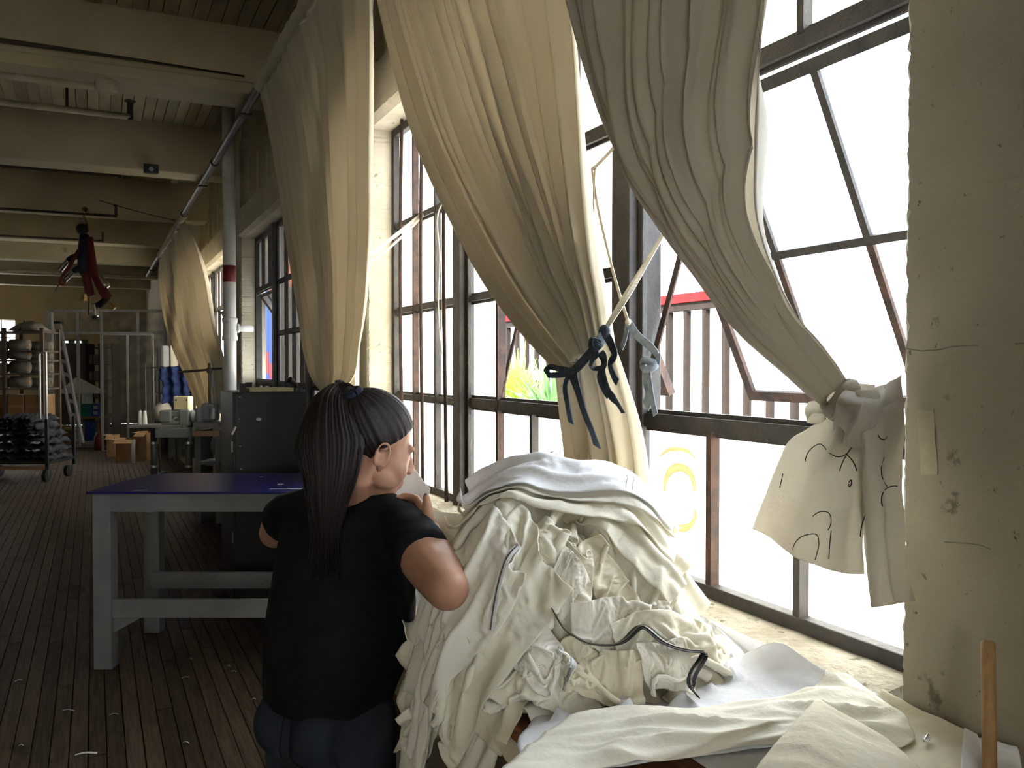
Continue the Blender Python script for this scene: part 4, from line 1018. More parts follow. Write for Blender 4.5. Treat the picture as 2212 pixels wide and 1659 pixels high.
# ================================================================ loose cloths on the near end of the table
net([[(1165,1538,0),(1290,1494,0.005),(1440,1452,.01),(1560,1432,.02),(1672,1389,.095),(1740,1425,.075)],
     [(1140,1570,0),(1280,1530,.005),(1450,1500,.01),(1600,1480,.02),(1720,1450,.055),(1825,1474,.05)],
     [(1118,1605,0),(1260,1580,.005),(1430,1560,.01),(1600,1545,.01),(1760,1520,.02),(1880,1520,.03)],
     [(1140,1668,0),(1300,1660,0),(1450,1640,.0),(1600,1620,.0),(1780,1600,.0),(1920,1580,.01)]], .014, 3, 'white marked sheet with one raised corner against the sill', amp=.004, ridge=.004, seed=5, climb=.025)
net([[(1905,1490,.02),(1980,1530,.015),(2060,1565,.02),(2105,1590,.02)],
     [(1880,1530,.02),(1980,1570,.02),(2070,1610,.02),(2118,1640,.02)],
     [(1840,1570,.01),(1960,1620,.01),(2050,1650,.02),(2110,1690,.015)],
     [(1800,1640,.0),(1920,1690,.0),(2050,1730,.0),(2100,1760,.0)]], .012, 2, 'cream cloth lying flat beside the wooden stick and the pillar', amp=.005, ridge=.006, seed=8)
net([[(1330,1526,.02),(1480,1532,.03),(1640,1512,.03),(1750,1488,.035),(1818,1458,.045),(1900,1508,.03)],
     [(1240,1548,.02),(1420,1558,.035),(1600,1545,.03),(1760,1520,.03),(1860,1500,.035),(1945,1545,.02)],
     [(1170,1590,.02),(1360,1590,.03),(1560,1585,.03),(1720,1560,.03),(1880,1550,.02),(1965,1570,.02)],
     [(1110,1640,.02),(1310,1625,.03),(1500,1612,.03),(1660,1590,.02),(1800,1600,.02),(1960,1610,.01)],
     [(1060,1690,.02),(1260,1668,.02),(1400,1648,.02),(1500,1636,.012),(1640,1618,.01),(1760,1620,.01)]], .02, 0, 'large rumpled cream cloth with long folds across the near table', amp=.006, ridge=.016, seed=12, freq=6, ang=1.15, k=10)
net([[(1740,1535,.05),(1766,1512,.06),(1800,1530,.055),(1860,1562,.04)],
     [(1690,1590,.05),(1760,1570,.06),(1830,1580,.05),(1920,1600,.03)],
     [(1640,1650,.04),(1740,1640,.06),(1850,1630,.05),(1975,1645,.03)],
     [(1600,1730,.03),(1720,1730,.05),(1860,1720,.04),(2010,1700,.02)]], .03, 2, 'smooth beige cloth with a peaked corner in front of all the others', amp=.003, ridge=.003, seed=15)
net([[(2085,1592,.0),(2140,1598,.01),(2195,1620,.0)],[(2080,1625,.01),(2140,1630,.02),(2205,1650,.01)],[(2075,1700,.0),(2150,1700,.01),(2212,1700,.0)]], .012, 3, 'small white cloth in the corner behind the wooden stick', amp=.003, seed=19)
# black and steel zippers lying on the heap
m_tape = mat('black_tape', (.012,.013,.015), rough=.7, scale=50); m_teeth = mat('dull_teeth', (.16,.14,.11), rough=.4, metal=.8, scale=90)
m_teeth2 = mat('steel_teeth', (.5,.5,.5), rough=.3, metal=1, scale=90); m_wt = mat('white_tape', (.75,.75,.76), rough=.8, scale=60)
def drape(pts, n=60, lift=.006, sag=None):
    C = []
    for x, y in pts:
        x, y = hit(x, y); C.append((x, y, hsample(np.array([[x, y, 0]]))[0][0]+lift))
    P = spline(C, n); z = hsample(P)[0]; P[:, 2] = np.maximum(P[:, 2], z+lift*.6)
    for _ in range(6): P[1:-1] = (P[:-2]+2*P[1:-1]+P[2:])/4
    return [Vector(p) for p in P]
def zipper(pts, label, mt, mk, w=.016, name='zipper', pull=False, group=None, lift=.008, par=None, n=60):
    P = drape(pts, n, lift); t = par or thing(name, label, 'zipper', tuple(P[0]), 0, group)
    side = [(P[min(i+1, n-1)]-P[max(i-1, 0)]).normalized().cross(Vector((0,0,1))) + Vector((0,0,.25*math.sin(i*.14))) for i in range(n)]
    MB().ribbon(P, w, side, .0014).build('tape' if not par else 'zipper', mt, t)
    tb = MB(); Pn = spline(P, n*3)
    tb.ribbon([Vector(p)+Vector((0,0,.0016)) for p in Pn], w*.24, [side[min(i//3, n-1)] for i in range(n*3)], .0022)
    tb.build('teeth', mk, t)
    if pull:
        e = P[-1]; d = (P[-1]-P[-4]).normalized(); b = MB()
        b.cbox(e+Vector((0,0,.004)), (.008,.008,.005), (0,0,math.atan2(d.y, d.x))); b.bar(e+Vector((0,0,.005)), e+d*.022+Vector((0,0,.004)), .005, .0015)
        b.build('slider', m_teeth2, t, bevel=.0008)
    return t
zipper([(1192,1330),(1218,1374),(1262,1408),(1302,1414),(1345,1400),(1388,1383),(1432,1398),(1480,1430),(1524,1448),(1500,1474),(1490,1496),(1509,1521)], 'long black zipper tape snaking over the foot of the heap', m_tape, m_teeth, .017)
zipper([(1206,1424),(1216,1450),(1222,1478),(1224,1502)], 'short white zipper with steel teeth and slider below the black zipper', m_wt, m_teeth2, .02, pull=True, n=30)
zipper([(1118,1212),(1092,1250),(1078,1300),(1068,1345),(1060,1374)], 'narrow grey zipper sewn along a cloth at the left of the heap', m_wt, m_teeth2, .014, n=30)
# wooden stick leaning at the pillar, small tag
m_stick = mat('stick_wood', (.42,.27,.12), (.33,.20,.09), .6, scale=9, stretch=(14,14,1))
a = atX(2139,1700,1.22); b = atX(2134,1384,1.27)
a = Vector((a.x, a.y, ZT_+.004))
st_ = MB(); st_.tube([a, a.lerp(b, .5), b-(b-a).normalized()*.004, b], [.0105,.0105,.0105,.008], 14)
one('wooden_stick', st_, m_stick, 'round wooden stick leaning upright against the right pillar', 'stick', smooth=True)
px, py = hit(2000, 1606); z = hsample(np.array([[px, py, 0]]))[0][0]
tg = thing('care_tag', 'tiny clear plastic tag on the cloth beside the stick', 'tag', (px,py,z+.004))
MB().cbox((px,py,z+.007), (.028,.012,.0015), (.1,.1,.5)).build('film', m_wt, tg); MB().cyl((px-.012,py-.006,z+.007), (px+.012,py+.006,z+.009), .0016, 6).build('pin', m_teeth2, tg)
# paper tape patch on the pillar
pt = MB(); q0, q1, q2, q3 = [atX(x, y, XF-.0015) for x, y in ((1980,888),(2016,886),(2026,1026),(1990,1026))]
G = [[q0.lerp(q1, u).lerp(q3.lerp(q2, u), v)+Vector((-.001*math.sin(v*9+u*4), 0, .001*math.sin(u*20))) for u in np.linspace(0,1,7)] for v in np.linspace(0,1,16)]
one('masking_tape', pt.grid(G), mat('aged_tape', (.36,.32,.23), (.30,.26,.185), .7, scale=20), 'yellowed strip of tape stuck on the right pillar', 'tape', solid=.0012)
# ================================================================ knot, tail and tapes of the curtains
def sheet(rows, k=10, amp=.005, fold=0, nf=5, seed=1):
    Q = refine(np.array([[tuple(atX(*p)) for p in r] for r in rows]), k); n, m = Q.shape[:2]
    for i in range(n):
        for j in range(m):
            p = Vector(Q[i, j]); v = j/(m-1)
            a = amp*mnoise.noise(p*9+Vector((seed,0,0)))+amp*.5*mnoise.noise(p*26) + fold*math.sin(v*nf*2*PI+i*.02+seed)
            Q[i, j, 0] -= a
    return Q
tail1 = MB().grid(sheet([[(1812,893,1.17),(1832,888,1.13),(1856,884,1.12),(1880,876,1.15)],
    [(1752,926,1.20),(1800,940,1.15),(1850,940,1.11),(1888,930,1.14)],
    [(1708,962,1.21),(1770,998,1.16),(1830,1015,1.12),(1886,1005,1.15)],
    [(1672,1050,1.21),(1745,1082,1.17),(1815,1110,1.13),(1876,1110,1.16)],
    [(1628,1142,1.21),(1702,1192,1.17),(1785,1231,1.14),(1868,1240,1.16)]], 12, .011, .007, 2.2)).build('tail', m_curt2, c3, smooth=True, solid=.0016)
tail2 = MB().grid(sheet([[(1836,846,1.15),(1866,842,1.11),(1905,836,1.20),(1946,812,1.315)],
    [(1848,905,1.12),(1880,905,1.085),(1918,895,1.15),(1950,880,1.30)],
    [(1850,1005,1.13),(1885,1012,1.085),(1916,1005,1.14),(1952,985,1.28)],
    [(1852,1110,1.14),(1890,1120,1.10),(1920,1112,1.14),(1956,1095,1.25)],
    [(1862,1230,1.15),(1895,1235,1.12),(1925,1225,1.16),(1964,1212,1.24)],
    [(1877,1312,1.15),(1910,1309,1.13),(1945,1303,1.17),(1977,1296,1.24)]], 12, .012, .010, 2.6, 3)).build('tail', m_curt2, c3, smooth=True, solid=.0016)
def band(c, rd, r1, r2, w, nm, n=28, off=0):
    kx = rd.cross(Vector((1,0,0))).normalized(); ky = rd.cross(kx); rs = []
    for a in np.linspace(0, 2*PI, n)[:-1]:
        e = kx*math.cos(a)*r1+ky*math.sin(a)*r2; o = e.normalized(); s = rd*(.008*math.sin(a+off))
        ww = w*(1+.25*math.sin(3*a+off))
        rs.append([c+s+e-rd*ww/2, c+s+e*1.0+o*.005-rd*ww*.2, c+s+e+o*.004+rd*ww*.2, c+s+e+rd*ww/2, c+s+e*.86])
    rs.append(rs[0]); MB().rings(rs, True, False).build(nm, m_curt2, c3, smooth=True)
rd = (atX(1850,895,1.15)-atX(1775,810,1.12)).normalized()
kn = atX(1818,862,1.135)
band(kn, rd, .034, .034, .030, 'knot'); band(kn+rd*.016, rd, .035, .032, .018, 'knot', off=1.5)
MB().grid(sheet([[(1822,838,1.13),(1862,850,1.12),(1905,838,1.20),(1948,808,1.315)],
    [(1812,856,1.10),(1858,872,1.06),(1908,866,1.15),(1951,842,1.31)],
    [(1806,878,1.12),(1846,905,1.05),(1900,904,1.11),(1951,885,1.30)],
    [(1800,902,1.16),(1828,938,1.09),(1880,945,1.09),(1940,930,1.25)],
    [(1806,925,1.19),(1824,962,1.15),(1868,980,1.14),(1920,970,1.22)]], 12, .007, .008, 3.2, 5)).build('swag', m_curt2, c3, smooth=True, solid=.0016)
MB().grid(sheet([[(1826,824,1.17),(1850,828,1.19),(1890,832,1.22)],[(1828,836,1.16),(1852,840,1.18),(1889,846,1.21)],[(1824,848,1.15),(1850,850,1.17),(1880,854,1.2)]], 8, .004)).build('tie_end', m_curt2, c3, smooth=True, solid=.002)
MB().ribbon(spline([atX(*p) for p in ((1800,886,1.15),(1772,880,1.17),(1748,884,1.19),(1742,898,1.2),(1756,902,1.19),(1782,892,1.17))], 26), .022, (0,.3,1), .002).build('tie_end', m_curt2, c3, smooth=True)
# dark threads left in the tail, laid on its surface
bvs = []
for o in (tail1, tail2):
    bvs.append(BVHTree.FromPolygons([WM(o) @ v.co for v in o.data.vertices], [tuple(p.vertices) for p in o.data.polygons]))
m_thr = mat('dark_thread', (.035,.03,.028), rough=.9)
for tr in ([(420,655),(450,580),(520,540),(580,600),(630,625),(690,605)], [(645,715),(690,610),(722,565)], [(690,610),(735,660),(755,715)], [(340,1230),(375,1160),(420,1135),(500,1135),(510,1180),(495,1260),(485,1295)],
           [(470,1012),(530,980),(575,990),(590,1040),(570,1100)], [(575,1290),(580,1200),(590,1105)], [(255,825),(275,735)], [(780,1145),(790,1070),(815,1000)], [(925,945),(920,880),(950,830),(1020,815)],
           [(955,820),(915,700),(935,630)], [(705,790),(718,775),(722,800),(708,820),(704,800)], [(720,503),(765,497)], [(895,480),(930,512),(955,490)]):
    pts = []
    for x, y in spline([(1600+a*.3314, 780+b*.3314) for a, b in tr], 16):
        r = ray(x, y); h = None
        for b_ in bvs:
            q = b_.ray_cast(CAM, r)[0]
            if q is not None and (h is None or (q-CAM).length < (h-CAM).length): h = q
        if h is not None: pts.append(h-r.normalized()*.0022)
    if len(pts) > 3: MB().tube(pts, .0009, 5).build('thread', m_thr, c3)
# dark denim strip that draws the middle curtain aside
def strap(t, pts, w, m, nm, n=36, side=(0,.35,1), th=.0022): return MB().ribbon(spline([atX(*p) for p in pts], n), w, side, th).build(nm, m, t)
ds = thing('denim_strip', 'dark denim strip knotted round the large middle curtain with loose ends', 'strip', tuple(atX(1236,803,1.0)))
strap(ds, [(1234,806,1.0),(1262,778,.985),(1288,748,.99),(1307,716,1.03)], .024, m_denim, 'band')
strap(ds, [(1236,804,.99),(1206,810,.98),(1180,805,.98),(1182,796,.99),(1210,797,.99),(1234,802,.99)], .014, m_denim, 'loop', side=(0,.8,.6))
strap(ds, [(1232,806,.99),(1222,830,.975),(1226,872,.97),(1234,914,.985)], .020, m_denim, 'loose_end', side=(0,1,0))
strap(ds, [(1236,806,.99),(1248,842,.97),(1262,890,.97),(1280,935,.98),(1290,965,1.0)], .022, m_denim, 'loose_end', side=(0,1,0))
strap(ds, [(1300,740,.99),(1278,732,.975),(1276,745,.97),(1290,764,.97),(1280,778,.97),(1276,790,.97),(1292,796,.975),(1306,790,.98),(1298,770,.98)], .013, m_denim, 'loop', side=(0,1,.3), n=50)
strap(ds, [(1296,762,.985),(1304,790,.975),(1296,808,.97),(1304,840,.97),(1314,858,.975)], .018, m_denim, 'loose_end', side=(0,1,.2))
strap(ds, [(1310,726,1.0),(1322,748,.99),(1328,768,.985),(1318,785,.985),(1324,808,.985),(1334,826,.985)], .017, m_denim, 'loose_end', side=(0,1,.2))
strap(ds, [(1302,800,.97),(1316,848,.97),(1334,872,.97),(1346,892,.98)], .016, m_denim, 'loose_end', side=(0,1,.2))
MB().ell(atX(1306,716,1.02), (.012,.016,.016)).build('knot', m_denim, ds, smooth=True); MB().ell(atX(1236,804,.99), (.010,.014,.013)).build('knot', m_denim, ds, smooth=True)
tw = thing('twill_tape', 'doubled beige tape stretched from the denim knot up behind the twisted curtain', 'tape', tuple(atX(1305,716,1.03)))
strap(tw, [(1304,718,1.03),(1340,655,1.10),(1390,575,1.2),(1448,478,1.32)], .013, m_twill, 'tape', side=(.3,.6,.4)); strap(tw, [(1308,714,1.02),(1350,650,1.09),(1392,578,1.19),(1447,481,1.31)], .010, m_twill, 'tape', side=(.3,.6,.5))
t2 = thing('hanging_tape', 'long beige tape tied to the open middle vent, ending at denim rags', 'tape', tuple(atX(1345,292,1.44)))
strap(t2, [(1346,292,1.44),(1320,325,1.42),(1284,362,1.40)], .012, m_twill, 'tape'); strap(t2, [(1278,362,1.40),(1288,430,1.39),(1310,530,1.38),(1338,635,1.37),(1356,692,1.36)], .011, m_twill, 'tape', side=(0,1,.2))
strap(t2, [(1285,362,1.40),(1282,450,1.38),(1284,560,1.38),(1288,650,1.38)], .009, m_twill, 'tape', side=(0,1,.1))
MB().ell(atX(1357,696,1.36), (.008,.011,.011)).build('knot', m_twill, t2, smooth=True); MB().ell(atX(1284,363,1.40), (.007,.009,.008)).build('knot', m_twill, t2, smooth=True)
dr = thing('denim_rag', 'frayed blue-grey denim rag knotted on the vent stay by the dark mullion', 'rag', tuple(atX(1400,790,1.38)))
m_rag = mat('faded_denim', (.19,.22,.25), (.09,.11,.14), .9, scale=25, bump=.4, bscale=120)
strap(dr, [(1355,698,1.36),(1352,722,1.36),(1342,752,1.36)], .020, m_rag, 'rag_end', side=(0,1,.2))
strap(dr, [(1358,698,1.36),(1380,728,1.37),(1408,752,1.38),(1421,772,1.38),(1420,786,1.38)], .022, m_rag, 'band', side=(0,.4,1))
strap(dr, [(1404,788,1.38),(1396,815,1.37),(1402,850,1.37),(1394,878,1.375)], .034, m_rag, 'rag_end', side=(0,1,.1)); strap(dr, [(1398,790,1.37),(1404,830,1.36),(1410,868,1.37),(1416,896,1.37)], .022, m_rag, 'rag_end', side=(0,1,.1))
MB().tube(spline([atX(*p) for p in ((1390,786,1.38),(1402,780,1.365),(1416,788,1.375),(1404,797,1.365),(1390,792,1.37))], 20), .011, 8).build('knot', m_rag, dr, smooth=True)
t3 = thing('window_tape', 'pale tape pulled from the curtain by the cabinet to the barred window', 'tape', tuple(atX(905,470,1.45)))
strap(t3, [(790,556,1.06),(850,512,1.26),(908,466,1.44)], .018, m_twill, 'tape', side=(0,.2,1)); strap(t3, [(790,570,1.06),(850,528,1.26),(910,470,1.44)], .011, m_twill, 'tape', side=(0,.2,1))
MB().ell(atX(909,466,1.45), (.012,.018,.016)).build('knot', m_twill, t3, smooth=True)
t4 = thing('looped_tape', 'thin white tape hanging in a long loop between the window bars', 'tape', tuple(atX(955,440,1.45)))
strap(t4, [(962,432,1.45),(952,446,1.44),(950,560,1.44),(947,660,1.44),(955,765,1.44)], .012, m_wt if 'white_tape' in _M else m_twill, 'tape', side=(0,1,.1)); strap(t4, [(955,446,1.44),(957,560,1.44),(955,665,1.44),(960,768,1.44)], .010, m_twill, 'tape', side=(0,1,.1))
# ================================================================ the far part of the workshop
def cthing(name, label, cat, xc, d, z=0, rz=0, group=None):     # stands square to the line of sight unless turned
    return thing(name, label, cat, tuple(camp(xc, d, z)), -YAW+rz, group)
def lb(t, nm, lo, hi, m, bevel=0): return MB().box(lo, hi).build(nm, m, t, world=False, bevel=bevel)
def X_(px, d): return (px-1106)/F_PX*d
def Z_(py, d): return 1.62-(py-790)/F_PX*d
# ---- blue-topped bench
m_blue_top = mat('blue_laminate', (.012,.014,.14), (.009,.010,.10), .32, scale=4, bump=.03, spec=.5, spots=(34,.72,.6))
m_bench = mat('grey_painted_wood', (.17,.178,.175), (.13,.138,.135), .55, scale=6, bump=.12, bscale=30, spots=(14,.68,.7))
bt = cthing('blue_bench', 'long grey painted bench with a worn dark blue top', 'table', -2.25, 4.63)
W_, D_, T_ = 1.62, .82, .955
prof = [(0.0,0),(W_,0),(W_,D_),(.18,D_),(.10,D_-.015),(.04,D_-.07),(.005,D_-.30)]
MB().rings([[(x, y, z) for x, y in prof] for z in (T_-.012, T_)]).build('tabletop', m_blue_top, bt, world=False, bevel=.004)
lb(bt, 'apron', (.05,.03,T_-.11), (W_-.04,.055,T_-.012), m_bench); lb(bt, 'apron', (.10,D_-.09,T_-.11), (W_-.04,D_-.065,T_-.012), m_bench); lb(bt, 'apron', (.03,.06,T_-.11), (.055,D_-.1,T_-.012), m_bench)
for x in (.02, W_-.13):
    for y in (.025, D_-.155): lb(bt, 'leg', (x,y,0), (x+.095,y+.09,T_-.014), m_bench, .004)
lb(bt, 'lower_rail', (.115,.035,.275), (W_-.13,.06,.375), m_bench, .003); lb(bt, 'lower_rail', (.06,D_-.17,.275), (W_-.13,D_-.145,.375), m_bench, .003)
MB().rings([[(.115,.06,.275),(.115,.06,.19),(.27,.06,.275)],[(.115,.09,.275),(.115,.09,.19),(.27,.09,.275)]]).build('corner_brace', m_bench, bt, world=False)
m_chalk = mat('chalk_mark', (.5,.5,.52), rough=.9)
for x, y, l, a in ((.26,.06,.07,.3),(.95,.30,.03,.1),(1.0,.12,.12,.05),(1.08,.12,.07,.2),(.75,.62,.02,.6)): MB().cbox((x,y,T_+.0006), (l,.006,.0012), (0,0,a)).build('chalk_mark', m_chalk, bt, world=False)
MB().ell((1.02,.028,T_-.055), (.020,.004,.012)).build('paint_chip', m_chalk, bt, world=False)
# ---- black steel cabinet at the wall
m_blk = mat('black_steel', (.016,.017,.020), (.011,.012,.015), .42, scale=5, bump=.04, spec=.4)
m_zinc = mat('zinc', (.4,.4,.4), rough=.35, metal=.9)
cb = thing('black_cabinet', 'black steel cabinet against the window wall behind the blue bench', 'cabinet', (.82,6.0,0))
def wb_(nm, lo, hi, m, bev=0, par=cb): return MB().box(lo, hi).build(nm, m, par, bevel=bev)
wb_('body', (.82,6.012,.06), (1.315,6.62,1.445), m_blk, .006); dr_ = wb_('door', (.835,6.0,.10), (1.30,6.012,1.43), m_blk, .003)
wb_('plinth', (.84,6.03,0), (1.30,6.60,.06), m_blk)
MB().cyl((.83,5.98,1.22), (.80,5.955,1.17), .012, 10).build('handle', m_zinc, dr_)
wb_('hinge', (.814,6.02,1.05), (.822,6.05,1.12), m_zinc); wb_('hinge', (.814,6.02,.45), (.822,6.05,.52), m_zinc)
for x, z, s in ((.865,1.415,.008),(.985,1.265,.018),(.86,1.27,.006),(.865,1.09,.005),(.87,.94,.006)): MB().ell((x,5.999,z), (s,.002,s*.6)).build('scratch', m_chalk, cb, smooth=True)
one('yellowed_board', MB().box((.93,6.02,1.447), (1.22,6.30,1.472)), mat('yellow_card', (.5,.45,.27), rough=.8), 'yellowed flat board lying on the black cabinet', 'board', bevel=.003)
for x, y, l in ((.885,6.04,'small black box standing at the left end of the cabinet top'),(.99,6.45,'small black box behind the yellowed board')):
    b = thing('small_box', l, 'box', (x,y,1.446)); MB().box((x-.02,y-.02,1.447), (x+.022,y+.02,1.50)).build('carton', m_blk, b, bevel=.002); MB().box((x-.021,y-.021,1.49), (x+.023,y+.021,1.503)).build('lid', m_blk, b)
cl = thing('clamp_lamp', 'dark clamp tool on the cabinet beside the curtain', 'tool', (1.26,6.1,1.446))
MB().cyl((1.26,6.1,1.446), (1.26,6.1,1.47), .035, 12).build('base', m_blk, cl); MB().tube([(1.26,6.1,1.46),(1.24,6.08,1.50),(1.20,6.06,1.525)], [.014,.016,.024], 10).build('head', m_blk, cl)
# ---- white standpipe
m_wpipe = mat('white_pipe_paint', (.62,.62,.60), (.55,.55,.52), .45, scale=8, bump=.05)
m_red = mat('red_band_paint', (.20,.03,.03), rough=.5)
pc_ = atX(497,800,1.13); pX, pY = 1.13, pc_.y
zz = lambda py: atY(497, py, pY).z
sp = thing('standpipe', 'white vertical pipe with a red band beside the far pillar', 'pipe', (pX,pY,0)); r_ = .057
MB().cyl((pX,pY,0), (pX,pY,ZC-.012), r_, 20).build('pipe', m_wpipe, sp, smooth=True)
MB().cyl((pX,pY,zz(610)), (pX,pY,zz(574)), r_+.002, 20).build('red_band', m_red, sp, smooth=True)
MB().lathe((pX,pY,0), [(r_+.001,zz(736)),(r_+.014,zz(736)+.005),(r_+.014,zz(728)),(r_+.008,zz(724)),(r_+.008,zz(698)),(r_+.014,zz(694)),(r_+.014,zz(688)),(r_+.001,zz(686))], 20).build('coupling', m_wpipe, sp, smooth=False)
MB().cyl((pX,pY,zz(709)), (XF+.01,pY+.02,zz(709)), .03, 14).cyl((pX+.06,pY,zz(709)), (pX+.085,pY,zz(709)), .04, 14).build('branch', m_wpipe, sp, smooth=True)
# ---- overhead pipes, cables, junction box
m_pipe = mat('ceiling_pipe_paint', (.43,.37,.26), (.34,.29,.2), .6, scale=9); m_cable = mat('old_cable', (.06,.045,.03), rough=.8)
def cpipe(px1, py1, Y, r, label, x0=XL+.2, drop=True, name='ceiling_pipe', m=None):
    e = atY(px1, py1, Y); t = thing(name, label, 'pipe', (e.x, Y, e.z))
    MB().cyl((x0,Y,e.z), (e.x,Y,e.z), r, 12).build('pipe', m or m_pipe, t, smooth=True)
    for x in (np.arange(e.x-.5, max(x0, e.x-5), -1.3) if e.z > ZC-.35 else []):
        MB().box((x-.012,Y-.012,e.z+r*.8), (x+.012,Y+.012,min(ZC, e.z+.6))).build('hanger', m_cable, t)
    if drop:
        MB().cyl((e.x,Y,e.z-r), (e.x,Y,e.z+.12), r*.9, 10).lathe((e.x,Y,e.z+.12), [(r*.4,0),(r*1.7,.012),(r*1.7,.02),(r*.4,.03)], 12).build('sprinkler', m_cable, t)
cpipe(281, 252, 8.55, .028, 'painted sprinkler pipe with a valve end, second bay of the ceiling')
cpipe(258, 379, 11.4, .022, 'dark sprinkler pipe ending short, third bay of the ceiling', m=m_cable)
cpipe(250, 467, 12.6, .016, 'thin dark pipe above the hanging figure', m=m_cable); cpipe(222, 521, 15.4, .016, 'thin dark pipe behind the hanging figure head', m=m_cable)
cpipe(335, 598, 21.2, .03, 'pale pipe far back near the end of the rail', drop=False)
Yb = 6.58; e = atY(206, 187, Yb)
cd_ = thing('conduit', 'pale conduit running into a round junction box on the first beam', 'conduit', (e.x,Yb,e.z))
MB().cyl((XL+.2,Yb,e.z), (e.x,Yb,e.z), .022, 12).build('tube', m_pipe, cd_, smooth=True); MB().lathe((e.x+.07,Yb,e.z-.035), [(.05,0),(.075,.015),(.075,.07),(.06,.085)], 14).build('junction_box', m_pipe, cd_)
for k in range(3):
    pts = [Vector((x, 6.632-.01, ZB+.10+.05*math.cos(x*.9+k*.5)*.5+k*.012)) for x in np.linspace(-5.5, 1.0, 30)]
    one('ceiling_cable', MB().tube(pts, .0055, 6), m_cable, 'slack dark cable on the face of the first beam, %s of three' % ['lowest','middle','highest'][k], 'cable', 'cables on the first beam', smooth=True)
q = atY(326, 366, 9.61); em = thing('wall_unit', 'small dark box with a lens fixed to the second beam', 'device', (q.x,9.6,q.z))
MB().box((q.x-.07,9.55,q.z-.045), (q.x+.07,9.62,q.z+.045)).build('housing', m_blk, em, bevel=.005); MB().cyl((q.x,9.55,q.z-.01), (q.x,9.535,q.z-.01), .022, 12).build('lens', m_zinc, em)
# ---- sewing stations
m_mach = mat('machine_grey_enamel', (.16,.17,.155), (.13,.14,.125), .4, scale=6); m_cream = mat('cream_enamel', (.42,.36,.20), rough=.45)
m_ttop = mat('station_top', (.17,.16,.14), rough=.5); m_leg = mat('station_leg', (.11,.115,.105), rough=.5, metal=.3); m_brown = mat('station_edge', (.30,.17,.09), rough=.6)
d1 = 12.2; sx = lambda px: X_(px, d1)-X_(380, d1); sz = lambda py: Z_(py, d1)
s1 = cthing('sewing_station', 'grey industrial sewing machine on its stand under a thread rack', 'sewing machine', X_(380, d1), d1)
lb(s1, 'tabletop', (sx(279),-.05,sz(924)), (sx(403),.36,sz(918)), m_ttop, .004)
lb(s1, 'bed_plate', (sx(340),-.10,sz(944)), (sx(406),.15,sz(925)), m_mach, .005)
for px in (326, 402):
    MB().cyl((sx(px),.08,0.02), (sx(px),.08,sz(926)), .045, 10).build('leg', m_leg, s1, world=False, smooth=True)
    for py in (960, 1011): MB().cyl((sx(px),.08,sz(py)), (sx(px),.08,sz(py)+.03), .056, 12).build('leg_ring', m_zinc, s1, world=False)
    lb(s1, 'foot', (sx(px)-.05,-.16,0), (sx(px)+.05,.38,.04), m_leg)
lb(s1, 'rear_panel', (sx(340),.36,sz(995)), (sx(402),.40,sz(944)), m_mach)
hd_ = MB().box((sx(343),.0,sz(912)), (sx(368),.16,sz(886))).box((sx(343),.02,sz(900)), (sx(410),.16,sz(886))).box((sx(385),.0,sz(920)), (sx(408),.18,sz(884))).box((sx(345),.02,sz(918)), (sx(410),.16,sz(910)))
hd_.build('machine_head', m_mach, s1, world=False, bevel=.02)
MB().cyl((sx(355),.05,sz(918)), (sx(355),.05,sz(905)), .008, 8).build('needle_bar', m_zinc, s1, world=False)
MB().cyl((sx(409),.08,sz(900)), (sx(413),.08,sz(900)), .09, 20).build('hand_wheel', m_leg, s1, world=False)
lb(s1, 'drive_box', (sx(373),.02,sz(886)), (sx(405),.22,sz(856)), m_cream, .012)
for px in (379, 402): MB().cyl((sx(px),.021,sz(864)), (sx(px),.012,sz(864)), .012, 8).build('bolt', m_blk, s1, world=False)
MB().cyl((sx(298),.25,sz(920)), (sx(298),.25,sz(786)), .010, 8).cyl((sx(293),.25,sz(793)), (sx(341),.25,sz(795)), .009, 8).build('thread_stand', m_leg, s1, world=False)
MB().box((sx(368),.1,sz(1000)), (sx(372),.14,sz(950))).build('pedal_rod', m_leg, s1, world=False); lb(s1, 'pedal', (sx(350),-.1,.05), (sx(395),.2,.08), m_leg)
MB().cyl((sx(384),.2,sz(972)), (sx(398),.2,sz(972)), .11, 16).build('motor', m_leg, s1, world=False)
for k, px in enumerate((294, 304)):
    c_ = cthing('thread_cone', ['left white cone of thread on the sewing station', 'right white cone of thread on the sewing station'][k], 'thread cone', X_(px, d1), d1+.12, sz(918)+.001)
    MB().lathe((0,0,0), [(.034,.0),(.036,.01),(.022,.185),(.02,.19)], 14).build('yarn', mat('white_yarn', (.62,.6,.54), rough=.9), c_, world=False, smooth=True); MB().cyl((0,0,.19), (0,0,.205), .012, 8).build('core', m_leg, c_, world=False)
d2 = 9.0; sx = lambda px: X_(px, d2)-X_(450, d2); sz = lambda py: Z_(py, d2)
s2 = cthing('sewing_station', 'second sewing stand with brown edge and motor, between grey machine and cabinet', 'sewing machine', X_(450, d2), d2)
lb(s2, 'tabletop', (sx(420),-.05,sz(922)), (sx(475),.38,sz(913)), m_ttop); lb(s2, 'table_edge', (sx(420),-.07,sz(941)), (sx(478),-.05,sz(930)), m_brown)
for px in (426, 470): lb(s2, 'leg', (sx(px)-.03,.0,0), (sx(px)+.03,.36,sz(930)), m_leg)
MB().cyl((sx(445),.2,sz(965)), (sx(472),.2,sz(965)), .09, 18).build('motor', m_mach, s2, world=False, bevel=.01); lb(s2, 'treadle', (sx(430),-.1,sz(1002)), (sx(478),.25,sz(996)), m_leg); lb(s2, 'crossbar', (sx(426),.15,sz(1010)), (sx(470),.2,sz(1004)), m_leg)
